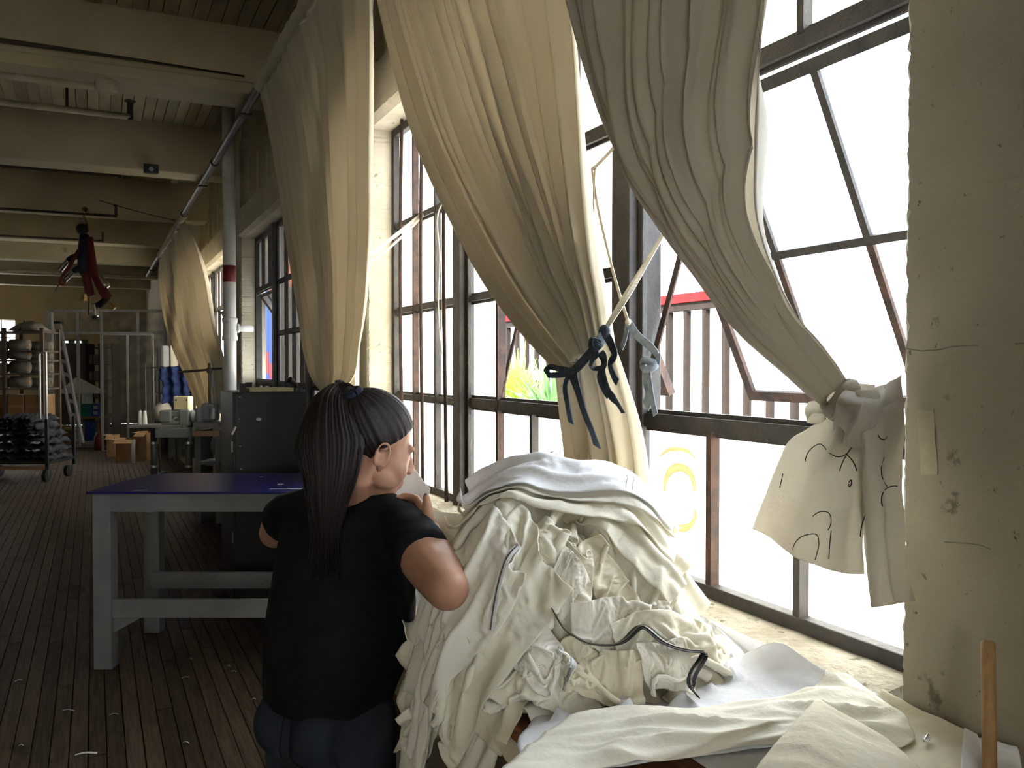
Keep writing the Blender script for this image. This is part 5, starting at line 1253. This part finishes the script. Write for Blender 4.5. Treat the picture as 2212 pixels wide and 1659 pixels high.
MB().cyl((sx(438),.2,sz(915)), (sx(438),.2,sz(784)), .014, 8).cyl((sx(368),.2,sz(804)), (sx(440),.2,sz(798)), .012, 8).cyl((sx(440),.2,sz(797)), (sx(472),.2,sz(795)), .010, 8).lathe((sx(438),.2,sz(800)), [(.02,-.03),(.03,-.02),(.03,.02),(.02,.03)], 10).build('thread_stand', mat('rod_rust', (.07,.055,.045), rough=.6, metal=.4), s2, world=False)
for k in range(4): MB().tube(spline([(sx(440+k*2),.2,sz(800)), (sx(446+k*3),.18,sz(840)), (sx(446+k*5),.15,sz(880+k*5))], 10), .0035, 5).build('thread', m_zinc, s2, world=False)
MB().box((sx(415),.05,sz(916)), (sx(430),.25,sz(880))).box((sx(425),.1,sz(912)), (sx(455),.3,sz(872))).build('machine_head', m_mach, s2, world=False, bevel=.03); MB().cyl((sx(452),.1,sz(905)), (sx(452),.1,sz(882)), .03, 10).build('tension_post', m_zinc, s2, world=False)
# white cloth bag and blue cloth by the machines
bg_ = MB(); c0_ = camp(X_(352, 12.9), 12.95, Z_(912, 12.9))
bg_.rings([[c0_+Vector((math.cos(a)*r*(1+.2*mnoise.noise(Vector((a*2,h*9,1)))), math.sin(a)*r*(1+.2*mnoise.noise(Vector((a*2,h*9,4)))), h)) for a in np.linspace(0, 2*PI, 19)[:-1]] for r, h in ((.12,.02),(.19,.07),(.17,.18),(.10,.27),(.03,.32))])
one('cloth_bag', bg_, mat('bag_cotton', (.42,.38,.30), rough=.9, bump=.3, bscale=10), 'rumpled off-white cloth bag left of the grey sewing machine', 'bag', smooth=True)
m_navy = mat('navy_cotton', (.018,.032,.105), (.012,.022,.075), .9, scale=10, bump=.3, bscale=14)
stl = cthing('clothes_stand', 'grey rail stand under the hanging navy cloth', 'stand', X_(380,13.1), 13.1)
MB().cyl((-.25,0,0), (-.25,0,Z_(793,13.1)), .015, 8).cyl((.22,0,0), (.22,0,Z_(793,13.1)), .015, 8).cyl((-.27,0,Z_(794,13.1)), (.24,0,Z_(794,13.1)), .015, 8).build('frame', m_leg, stl, world=False); lb(stl, 'foot', (-.3,-.2,0), (-.2,.2,.03), m_leg); lb(stl, 'foot', (.17,-.2,0), (.27,.2,.03), m_leg)
Gn = []
for i, t in enumerate(np.linspace(0, 1, 22)):
    wl = (345 if .18 < t < .0 else 352)+ (-6 if t < .33 else 0) - 0; wr_ = 399+16*t
    row = []
    for u in np.linspace(0, 1, 26):
        p = at(wl+(wr_-wl)*u, 793+92*t-3*u*(1-t), 12.95-.06*t)
        row.append(p+Vector((0,0,.006*math.sin(u*20+t*6)))-FWD*(.03*math.sin(u*15+t*2)+.02*math.sin(t*25)))
    Gn.append(row)
one('navy_cloth', MB().grid(Gn), m_navy, 'navy blue cloth hung over a stand behind the sewing machines', 'cloth', smooth=True, solid=.01)
# ---- cardboard boxes on the floor
m_card = mat('cardboard', (.25,.145,.065), (.20,.115,.05), .85, scale=5, bump=.1)
def carton(px0, px1, py0, d, dep, label, rz=0, m=None, floor_z=0.0, flaps=True):
    w = (px1-px0)/F_PX*d; h = Z_(py0, d)-floor_z
    t = cthing('cardboard_box', label, 'box', X_((px0+px1)/2, d), d, floor_z, rz); m = m or m_card; k = .006
    b = MB().box((-w/2,0,0), (w/2,dep,k)).box((-w/2,0,k), (w/2,k,h)).box((-w/2,dep-k,k), (w/2,dep,h)).box((-w/2,k,k), (-w/2+k,dep-k,h)).box((w/2-k,k,k), (w/2,dep-k,h)); b.build('carton', m, t, world=False)
    if flaps:
        MB().rings([[(-w/2,0,h),(w/2,0,h),(w/2,-.10,h-.06),(-w/2,-.10,h-.06)],[(-w/2,.004,h+.004),(w/2,.004,h+.004),(w/2,-.10,h-.055),(-w/2,-.10,h-.055)]]).build('flap', m, t, world=False)
        MB().box((-w/2-.08,0,h), (-w/2,dep,h+.005)).build('flap', m, t, world=False)
    else: MB().box((-w/2,0,h), (w/2,dep,h+.006)).build('lid', m, t, world=False)
    return t
carton(229, 246, 941, 15.6, .4, 'orange-brown cardboard box furthest left of three by the partition', .2)
carton(248, 286, 950, 14.9, .45, 'open orange-brown cardboard box in the middle of three by the partition', .05)
carton(292, 316, 935, 15.0, .4, 'cardboard box standing just left of the sewing stand', -.1)
carton(113, 156, 922, 17.6, .5, 'dark brown cardboard box on the floor inside the partition behind the ladder', 0)
one('paper_sheet', MB().grid([[at(285+u*8, 950+v*51, 14.6)+Vector((0,0,.01*math.sin(u*3+v*2)))-FWD*.03*math.sin(v*3) for u in np.linspace(0,1,6)] for v in np.linspace(0,1,9)]), m_chalk, 'loose pale paper leaning on the middle cardboard box', 'paper', solid=.003)
# ---- aluminium-framed screens with clear sheeting
m_alu = mat('aluminium', (.40,.40,.39), rough=.4, metal=.6, scale=20); g_film = glassmat('plastic_film', .80, (.93,.92,.90), (.24,.22,.19), spots=.12, gloss=.03)
def screen(px, pys, d, label, name, cells, thick=.05, dz=0):
    """frame with posts at pixel columns px, rails at heights pys and film in the listed cells"""
    t = cthing(name, label, 'partition', X_(px[0], d), d); x0 = X_(px[0], d); xs = [X_(p, d)-x0 for p in px]; zs = [Z_(p, d) for p in pys]; zs[-1] = 0
    for i, x in enumerate(xs): lb(t, 'post', (x-thick/2,0,0), (x+thick/2,thick,zs[0]), m_alu)
    for z in zs: lb(t, 'rail', (xs[0],.005,max(0, z-thick/2)), (xs[-1],thick-.005,z+thick/2), m_alu)
    for i, j in cells: lb(t, 'film', (xs[i]+thick/2,.02,zs[j+1]+thick/2), (xs[i+1]-thick/2,.023,zs[j]-thick/2), g_film)
    return t
screen([103,168,219,298,357], [671,719,960], 17.4, 'tall aluminium framed partition with clear plastic sheets', 'partition', [(0,0),(1,0),(2,0),(3,0),(2,1),(3,1)])
screen([220,275,329], [722,960], 16.7, 'lower aluminium screen with grey plastic sheet in front of the tall partition', 'screen_panel', [(0,0),(1,0)], .035)
lb_ = cthing('white_post', 'thick white corner post of the far enclosure', 'post', X_(106,16.6), 16.6)
lb(lb_, 'post', (-.05,0,.02), (.05,.09,Z_(674,16.6)), m_alu); lb(lb_, 'foot', (-.09,-.03,0), (.09,.12,.02), m_alu)
# leaning step ladder
ld_ = thing('step_ladder', 'aluminium step ladder leaning inside the enclosure', 'ladder', tuple(camp(X_(150,16.9),16.9,0)))
A0, A1 = at(113,694,16.95), at(163,953,16.3); B0, B1 = at(130,700,16.95), at(179,957,16.3)
for a, b in ((A0,A1),(B0,B1)): MB().bar(a, b, .03, .075, up=tuple(FWD)).build('rail', m_alu, ld_)
for k in range(1, 9): MB().bar(A0.lerp(A1, k/9), B0.lerp(B1, k/9), .03, .06).build('step', m_alu, ld_)
MB().cbox((A0+B0)/2, (.22,.12,.05), (0,0,-YAW)).build('top_cap', m_blk, ld_)
# ---- shelving rack with wrapped rolls
m_rack = mat('brown_rack', (.10,.07,.05), (.07,.05,.035), .6, scale=12); m_wrap = glassmat('plastic_wrap', .25, (.9,.9,.88), (.55,.53,.48), spots=.2, gloss=.25)
m_roll = mat('rolled_cloth', (.2,.18,.145), (.13,.118,.095), .8, scale=8)
dr_k = 15.2; rx = lambda px: X_(px, dr_k)-X_(48, dr_k); rz_ = lambda py: Z_(py, dr_k)
rk = cthing('shelving_rack', 'tall brown shelving rack loaded with wrapped rolls by the bright window', 'shelf', X_(48, dr_k), dr_k)
for px in (-52, 8, 90):
    for y in (0, .55): lb(rk, 'upright', (rx(px)-.03,y,0), (rx(px)+.03,y+.05,rz_(708)), m_rack)
shelf_py = (715, 757, 777, 806, 838, 905, 965)
for py in shelf_py: lb(rk, 'shelf', (rx(-52),0,rz_(py)-.03), (rx(92),.6,rz_(py)), m_rack)
k = 0
NM = ['top', 'second', 'third', 'fourth', 'fifth']
for si, py in enumerate(shelf_py[1:5]):
    for px0, px1, r in ((-48,4,.09),(13,52,.10),(30,84,.085)):
        z = rz_(py)+r+.002; y = .16 if px1 != 84 else .42
        t = cthing('wrapped_roll', '%s wrapped cloth roll on the %s shelf of the brown rack' % ({-48:'outer',13:'front',30:'rear'}[px0], NM[si+1]), 'roll', X_(48, dr_k), dr_k, 0, 0, 'wrapped rolls on the rack')
        MB().cyl((rx(px0),y,z), (rx(px1),y,z), r, 16).build('cloth', m_roll, t, world=False, smooth=True); MB().cyl((rx(px0)-.01,y,z), (rx(px1)+.01,y,z), r*.35, 10).build('tube', m_card, t, world=False)
        k += 1
for px0, px1, lab in ((14,48,'left'),(52,86,'right'),(-45,4,'outer')):
    t = cthing('cardboard_box', '%s brown cardboard box low on the brown rack' % lab, 'box', X_(48, dr_k), dr_k); z = rz_(905)
    lb(t, 'carton', (rx(px0),.03,z+.001), (rx(px1),.5,z+.42), m_card, .004); lb(t, 'tape', (rx(px0)+.01,.028,z+.2), (rx(px1)-.01,.03,z+.24), m_brown)
t = cthing('cloth_bundle', 'flattened plastic bundle on top of the brown rack', 'bundle', X_(48, dr_k), dr_k, rz_(715)+.001)
MB().grid([[(rx(12)+(rx(80)-rx(12))*u, .05+.5*v, .01+.16*math.sin(PI*u)**.5*math.sin(PI*v)**.5*(1+.4*mnoise.noise(Vector((u*6,v*6,2))))) for u in np.linspace(0,1,18)] for v in np.linspace(0,1,10)]).build('bag', m_roll, t, world=False, smooth=True, solid=.006)
MB().tube([(rx(40),.04,.02),(rx(41),.2,.19),(rx(41),.5,.06)], .012, 6).build('strap', m_blk, t, world=False)
# ---- trolley heaped with dark cloth
m_dkc = mat('dark_cloth', (.04,.041,.052), (.022,.023,.03), .9, scale=9, bump=.35, bscale=18)
dc = 12.2; tx = lambda px: X_(px, dc)-X_(40, dc); tz = lambda py: Z_(py, dc)
tr = cthing('trolley', 'dark wheeled trolley stacked with grey cloth near the left edge', 'trolley', X_(40, dc), dc)
lb(tr, 'deck', (tx(-60),0,tz(1003)), (tx(100),.8,tz(997)), m_blk); lb(tr, 'side_rail', (tx(-60),0,tz(1016)), (tx(100),.03,tz(1008)), m_brown)
for px in (-58, 98):
    for y in (0, .75): lb(tr, 'post', (tx(px)-.02,y,tz(1016)), (tx(px)+.02,y+.04,tz(905)), m_blk)
    for y in (.08, .68):
        MB().cyl((tx(px)-.07,y,.085), (tx(px)-.02,y,.085), .085, 16).build('wheel', m_blk, tr, world=False); MB().box((tx(px)-.08,y-.02,.085), (tx(px)-.01,y+.02,tz(1016))).build('fork', m_leg, tr, world=False)
lb(tr, 'handle', (tx(98)-.01,.0,tz(760)), (tx(98)+.012,.03,tz(905)), m_alu); lb(tr, 'handle', (tx(84)-.01,.0,tz(760)), (tx(84)+.012,.03,tz(905)), m_alu); lb(tr, 'handle', (tx(84),.0,tz(764)), (tx(98),.03,tz(760)), m_alu)
rgk = random.Random(4)
LV = [(980,-50,98),(962,-48,96),(945,-46,92),(928,-40,86),(912,-30,74),(896,-15,62)]
for i, (py, a, b) in enumerate(LV):
    for j in range(2):
        x0 = tx(a+(b-a)*.5*j)+.0; x1 = tx(a+(b-a)*.5*(j+1)); z0 = tz(py+17)+.002
        G = [[(x0+(x1-x0)*u+.03*mnoise.noise(Vector((v*5,i,j))), .04+.72*v, z0+.085*(math.sin(PI*min(1,max(0,u*1.0)))**.3)*(math.sin(PI*(.06+.88*v))**.3)*(1+.7*mnoise.noise(Vector((u*5+j*7,v*6,i*3))))+.022*abs(mnoise.noise(Vector((u*11+j*3,v*9,i))))+.012*math.sin(u*26+v*13+i*2)) for u in np.linspace(0,1,24)] for v in np.linspace(0,1,14)]
        t = cthing('folded_cloth', ('%s crumpled dark grey cloth, layer %s of the trolley heap' % (['outer','inner'][j], ['lowest','second lowest','third from below','third from the top','second from the top','topmost'][i])), 'cloth', X_(40, dc), dc, 0, 0, 'dark cloths on the trolley')
        MB().grid(G).build('cloth', m_dkc, t, world=False, smooth=True, solid=.004)
# ---- white hood on a can, teal and blue boxes, small table, blue bin
de = 18.9; ex = lambda px: X_(px, de)-X_(170, de); ez = lambda py: Z_(py, de)
tb_ = cthing('small_table', 'low wooden table behind the ladder in the enclosure', 'table', X_(188, de), de)
lb(tb_, 'tabletop', (-.40,0,ez(904)), (.25,.6,ez(900)), m_brown)
for x in (-.37, .20):
    for y in (.03, .53): lb(tb_, 'leg', (x,y,0), (x+.03,y+.03,ez(904)), m_brown)
m_hood = mat('white_hood', (.68,.70,.72), rough=.4); m_teal = mat('teal_box', (.02,.22,.23), rough=.6); m_bl = mat('blue_box', (.03,.06,.35), rough=.6)
hd2 = cthing('white_hood', 'white pyramid-shaped metal hood on a round can', 'hood', X_(170, de), de+.2, ez(872))
MB().rings([[(ex(127),-.2,ez(850)-ez(872)),(ex(204),-.2,ez(850)-ez(872)),(ex(204),.3,ez(850)-ez(872)),(ex(127),.3,ez(850)-ez(872))],[(ex(127),-.2,ez(846)-ez(872)),(ex(204),-.2,ez(846)-ez(872)),(ex(204),.3,ez(846)-ez(872)),(ex(127),.3,ez(846)-ez(872))],[(ex(152),.0,ez(816)-ez(872)),(ex(156),.0,ez(816)-ez(872)),(ex(156),.1,ez(816)-ez(872)),(ex(152),.1,ez(816)-ez(872))]]).build('cowl', m_hood, hd2, world=False)
MB().cyl((ex(176),.05,0.001), (ex(176),.05,ez(850)-ez(872)), .11, 18).lathe((ex(176),.05,ez(847)-ez(872)), [(.11,-.02),(.17,-.005),(.17,.0),(.11,.0)], 18).build('can', m_hood, hd2, world=False, smooth=False)
one('teal_crate', MB().box((0,0,0), (.32,.35,ez(872)-ez(900)-.003)), m_teal, 'teal box under the white hood', 'box', bevel=.006)
o = bpy.data.objects['teal_crate']; o.location = camp(X_(168, de), de+.05, ez(900)+.001); o.rotation_euler = (0,0,-YAW)
bx_ = cthing('blue_carton', 'small blue carton with white label patches on the low table', 'box', X_(203, de), de+.03, ez(900)+.001)
lb(bx_, 'carton', (-.07,0,0), (.07,.2,ez(873)-ez(900)), m_bl, .004)
for q in (.04, .16): lb(bx_, 'label', (-.035,-.003,q), (.055,0,q+.08), m_chalk)
bn = cthing('blue_bin', 'bright blue bin under the low table', 'bin', X_(182, de), de+.2)
MB().lathe((0,0,0), [(.11,.0),(.14,.38),(.15,.39),(.15,.41),(.13,.41),(.1,.02)], 16).build('bucket', mat('blue_plastic', (.015,.09,.36), rough=.5), bn, world=False, smooth=False); MB().tube([(.15*math.cos(a),.15*math.sin(a)*.2-.12,.36-.1*math.sin(a)) for a in np.linspace(0,PI,10)], .005, 6).build('handle', m_zinc, bn, world=False)
# dark cabinets and clutter inside the enclosure
dk = mat('dark_clutter', (.04,.037,.035), (.025,.024,.023), .8, scale=6)
ck = cthing('storage_shelf', 'dark open shelf with parcels behind the plastic screen', 'shelf', X_(214, 20), 20)
for x in (-.3, 0, .3): lb(ck, 'upright', (x-.015,0,0), (x+.015,.4,Z_(742,20)), dk)
for i in range(6): lb(ck, 'shelf', (-.3,0,.12+i*.38), (.3,.4,.14+i*.38), dk)
for i in range(5):
    t = cthing('parcel', 'pale parcel on shelf board %s of the dark shelf behind the screen' % ['one','two','three','four','five'][i], 'parcel', X_(214, 20), 20, .141+i*.38, 0, 'parcels behind the screen')
    lb(t, 'wrap', (-.26,.03,0), (-.04,.35,.22), m_roll, .03); lb(t, 'band', (-.16,.025,0), (-.14,.355,.224), dk)
ck2 = cthing('stacked_goods', 'grey wrapped goods stacked high behind the partition beside the curtain', 'stack', X_(350, 16.3), 16.3)
for i, (a, b, p0, p1) in enumerate(((331,354,975,905),(333,352,905,850),(331,354,850,800),(334,351,800,745))): lb(ck2, 'wrapped_bale', (X_(a,16.3)-X_(350,16.3),.02*i,max(0,Z_(p0,16.3))), (X_(b,16.3)-X_(350,16.3),.36,Z_(p1,16.3)-.004), mat('grey_wrap', (.085,.082,.08), (.06,.058,.055), .6, scale=6, bump=.3, bscale=8), .04)
# door at the end
d3 = structure(thing('door_1', None, None, (-.5,YB-.06,0)))
MB().box((-.85,YB-.05,0), (-.15,YB-.005,2.35)).build('leaf', mat('grey_door', (.10,.098,.09), rough=.6), d3, bevel=.004)
MB().box((-.93,YB-.07,0), (-.85,YB-.003,2.47)).box((-.15,YB-.07,0), (-.07,YB-.003,2.47)).box((-.93,YB-.07,2.47), (-.07,YB-.003,2.55)).build('frame', m_plaster, d3)
for a, b in ((-.78,-.64),(-.47,-.32)): MB().box((a,YB-.055,2.25), (b,YB-.052,2.30)).build('daylight_glow', bpy.data.materials.get('daylight_glow') or (lambda m: (m.node_tree.nodes['Principled BSDF'].inputs['Emission Color'].__setattr__('default_value', (.9,.95,1,1)), m.node_tree.nodes['Principled BSDF'].inputs['Emission Strength'].__setattr__('default_value', 1.2), m)[2])(mat('daylight_glow', (.8,.8,.8))), d3)  # glowing strips on the leaf stand in for daylight through its gaps
# scraps on the floor
for k, (px, py, l, a) in enumerate(((186,1630,.085,.2),(40,1472,.035,.7),(148,1536,.06,-.1),(400,1465,.035,.4),(494,1440,.016,0),(505,1452,.03,.1),(402,1606,.03,-.2),(548,1512,.02,.3),(246,1545,.04,.2),(411,1425,.014,0),(46,1612,.02,0))):
    q = atZ(px, py, .0); pts = [q+Vector((l*(u-.5)*math.cos(a-YAW), l*(u-.5)*math.sin(a-YAW), .0025+.006*math.sin(PI*u))) for u in np.linspace(0,1,8)]
    w = .013 if k == 0 else .004
    one('thread_scrap', MB().ribbon(pts, w, (-math.sin(a-YAW), math.cos(a-YAW), 0), .0016), m_wt, 'curled white paper scrap, biggest on the floor boards' if k == 0 else 'tiny white thread snippet lying on the floor boards', 'scrap', None if k == 0 else 'white snippets on the floor')
one('red_canister', MB().lathe(tuple(camp(X_(213,16.9),16.9,0)), [(.07,0),(.09,.01),(.09,.26),(.04,.31),(.03,.34)], 14), mat('dull_red', (.16,.025,.02), rough=.6), 'dull red canister on the floor by the plastic screen', 'canister', smooth=True)
# ---- the figure that hangs from the ceiling: bits of metal, blue and red cloth
HD = 11.3; P_ = lambda px, py, dd=0: at(px, py, HD+dd)
m_f_red = mat('figure_red', (.13,.022,.018), rough=.6); m_f_blue = mat('figure_blue', (.016,.021,.042), rough=.6); m_f_sil = mat('figure_foil', (.5,.47,.42), rough=.25, metal=.9, bump=.6, bscale=24); m_f_gold = mat('figure_gold', (.5,.33,.12), rough=.35, metal=.7); m_f_blk = mat('figure_black', (.012,.012,.012), rough=.5)
fg = thing('hanging_figure', 'homemade junk figure in blue, red and foil hanging from the ceiling on a chain', 'sculpture', tuple(P_(180,500)))
top = P_(183,452); top.z = max(top.z, 3.62)
MB().tube(spline([top, P_(181,466), P_(186,480), P_(190,500)], 14), .012, 6).build('chain', m_f_sil, fg); MB().ell(top, (.03,.03,.03)).build('hook', m_cable, fg, smooth=True)
MB().ell(P_(177,495), (.075,.075,.072)).build('head', m_f_blk, fg, smooth=True)
MB().tube(spline([P_(181,507), P_(183,525), P_(184,555), P_(183,580), P_(190,598)], 14), list(np.interp(np.linspace(0,1,14), [0,.2,.5,.8,1], [.05,.075,.09,.085,.06])), 12).build('torso', m_f_blue, fg, smooth=True)
MB().grid([[P_(170+u*30+t*12*u, 512+t*85, -.08+.05*math.sin(u*6)) if u > .5 else P_(170+u*30, 512+t*30, .09) for u in np.linspace(.3,1,9)] for t in np.linspace(0,1,12)]).build('cape', m_f_red, fg, smooth=True, solid=.01)
for pts, r, mm, nm in (([(172,553),(158,556),(148,563)], .04, m_f_blue, 'sleeve'), ([(150,562),(138,574),(128,586)], .036, m_f_sil, 'forearm'), ([(175,578),(166,582),(160,587)], .04, m_f_blue, 'sleeve'), ([(163,585),(148,597),(138,608)], .034, m_f_sil, 'forearm'),
    ([(201,575),(212,592),(222,608),(232,620)], .045, m_f_sil, 'thigh'), ([(196,570),(210,600),(224,630),(234,645)], .06, m_f_red, 'trouser'), ([(185,590),(190,615),(196,640)], .055, m_f_red, 'trouser'), ([(184,608),(187,625),(187,640)], .032, m_f_sil, 'shin'), ([(204,655),(206,670),(207,684)], .034, m_f_sil, 'shin'), ([(232,640),(220,655),(212,660)], .045, m_f_blk, 'boot'), ([(234,655),(242,662),(247,667)], .03, m_f_gold, 'boot')):
    MB().tube(spline([P_(*p, -.05) for p in pts], 10), r, 10).build(nm, mm, fg, smooth=True)
MB().tube(spline([P_(170,540,-.1), P_(150,575,-.12), P_(134,600,-.12), P_(130,612,-.12), P_(140,614,-.12)], 20), .022, 8).build('sash', m_f_red, fg, smooth=True); MB().tube([P_(130,610,-.12), P_(118,631,-.14)], [.009,.005], 6).build('blade', m_f_blk, fg)
MB().cyl(P_(186,636,-.05), P_(185,650,-.05), .06, 10).build('shoe', m_f_gold, fg); MB().cyl(P_(206,684,-.05), P_(205,689,-.05), .035, 10).build('shoe', m_f_blk, fg); MB().tube([P_(192,650,-.05), P_(191,680,-.05)], [.006,.006], 6).build('string', m_f_blk, fg)
one('guy_wire', MB().tube(spline([atY(215,433,12.7), atY(290,455,12.7), atY(395,480,12.7)], 12), .006, 5), m_cable, 'thin wire running from beam to the curtain rail', 'wire')
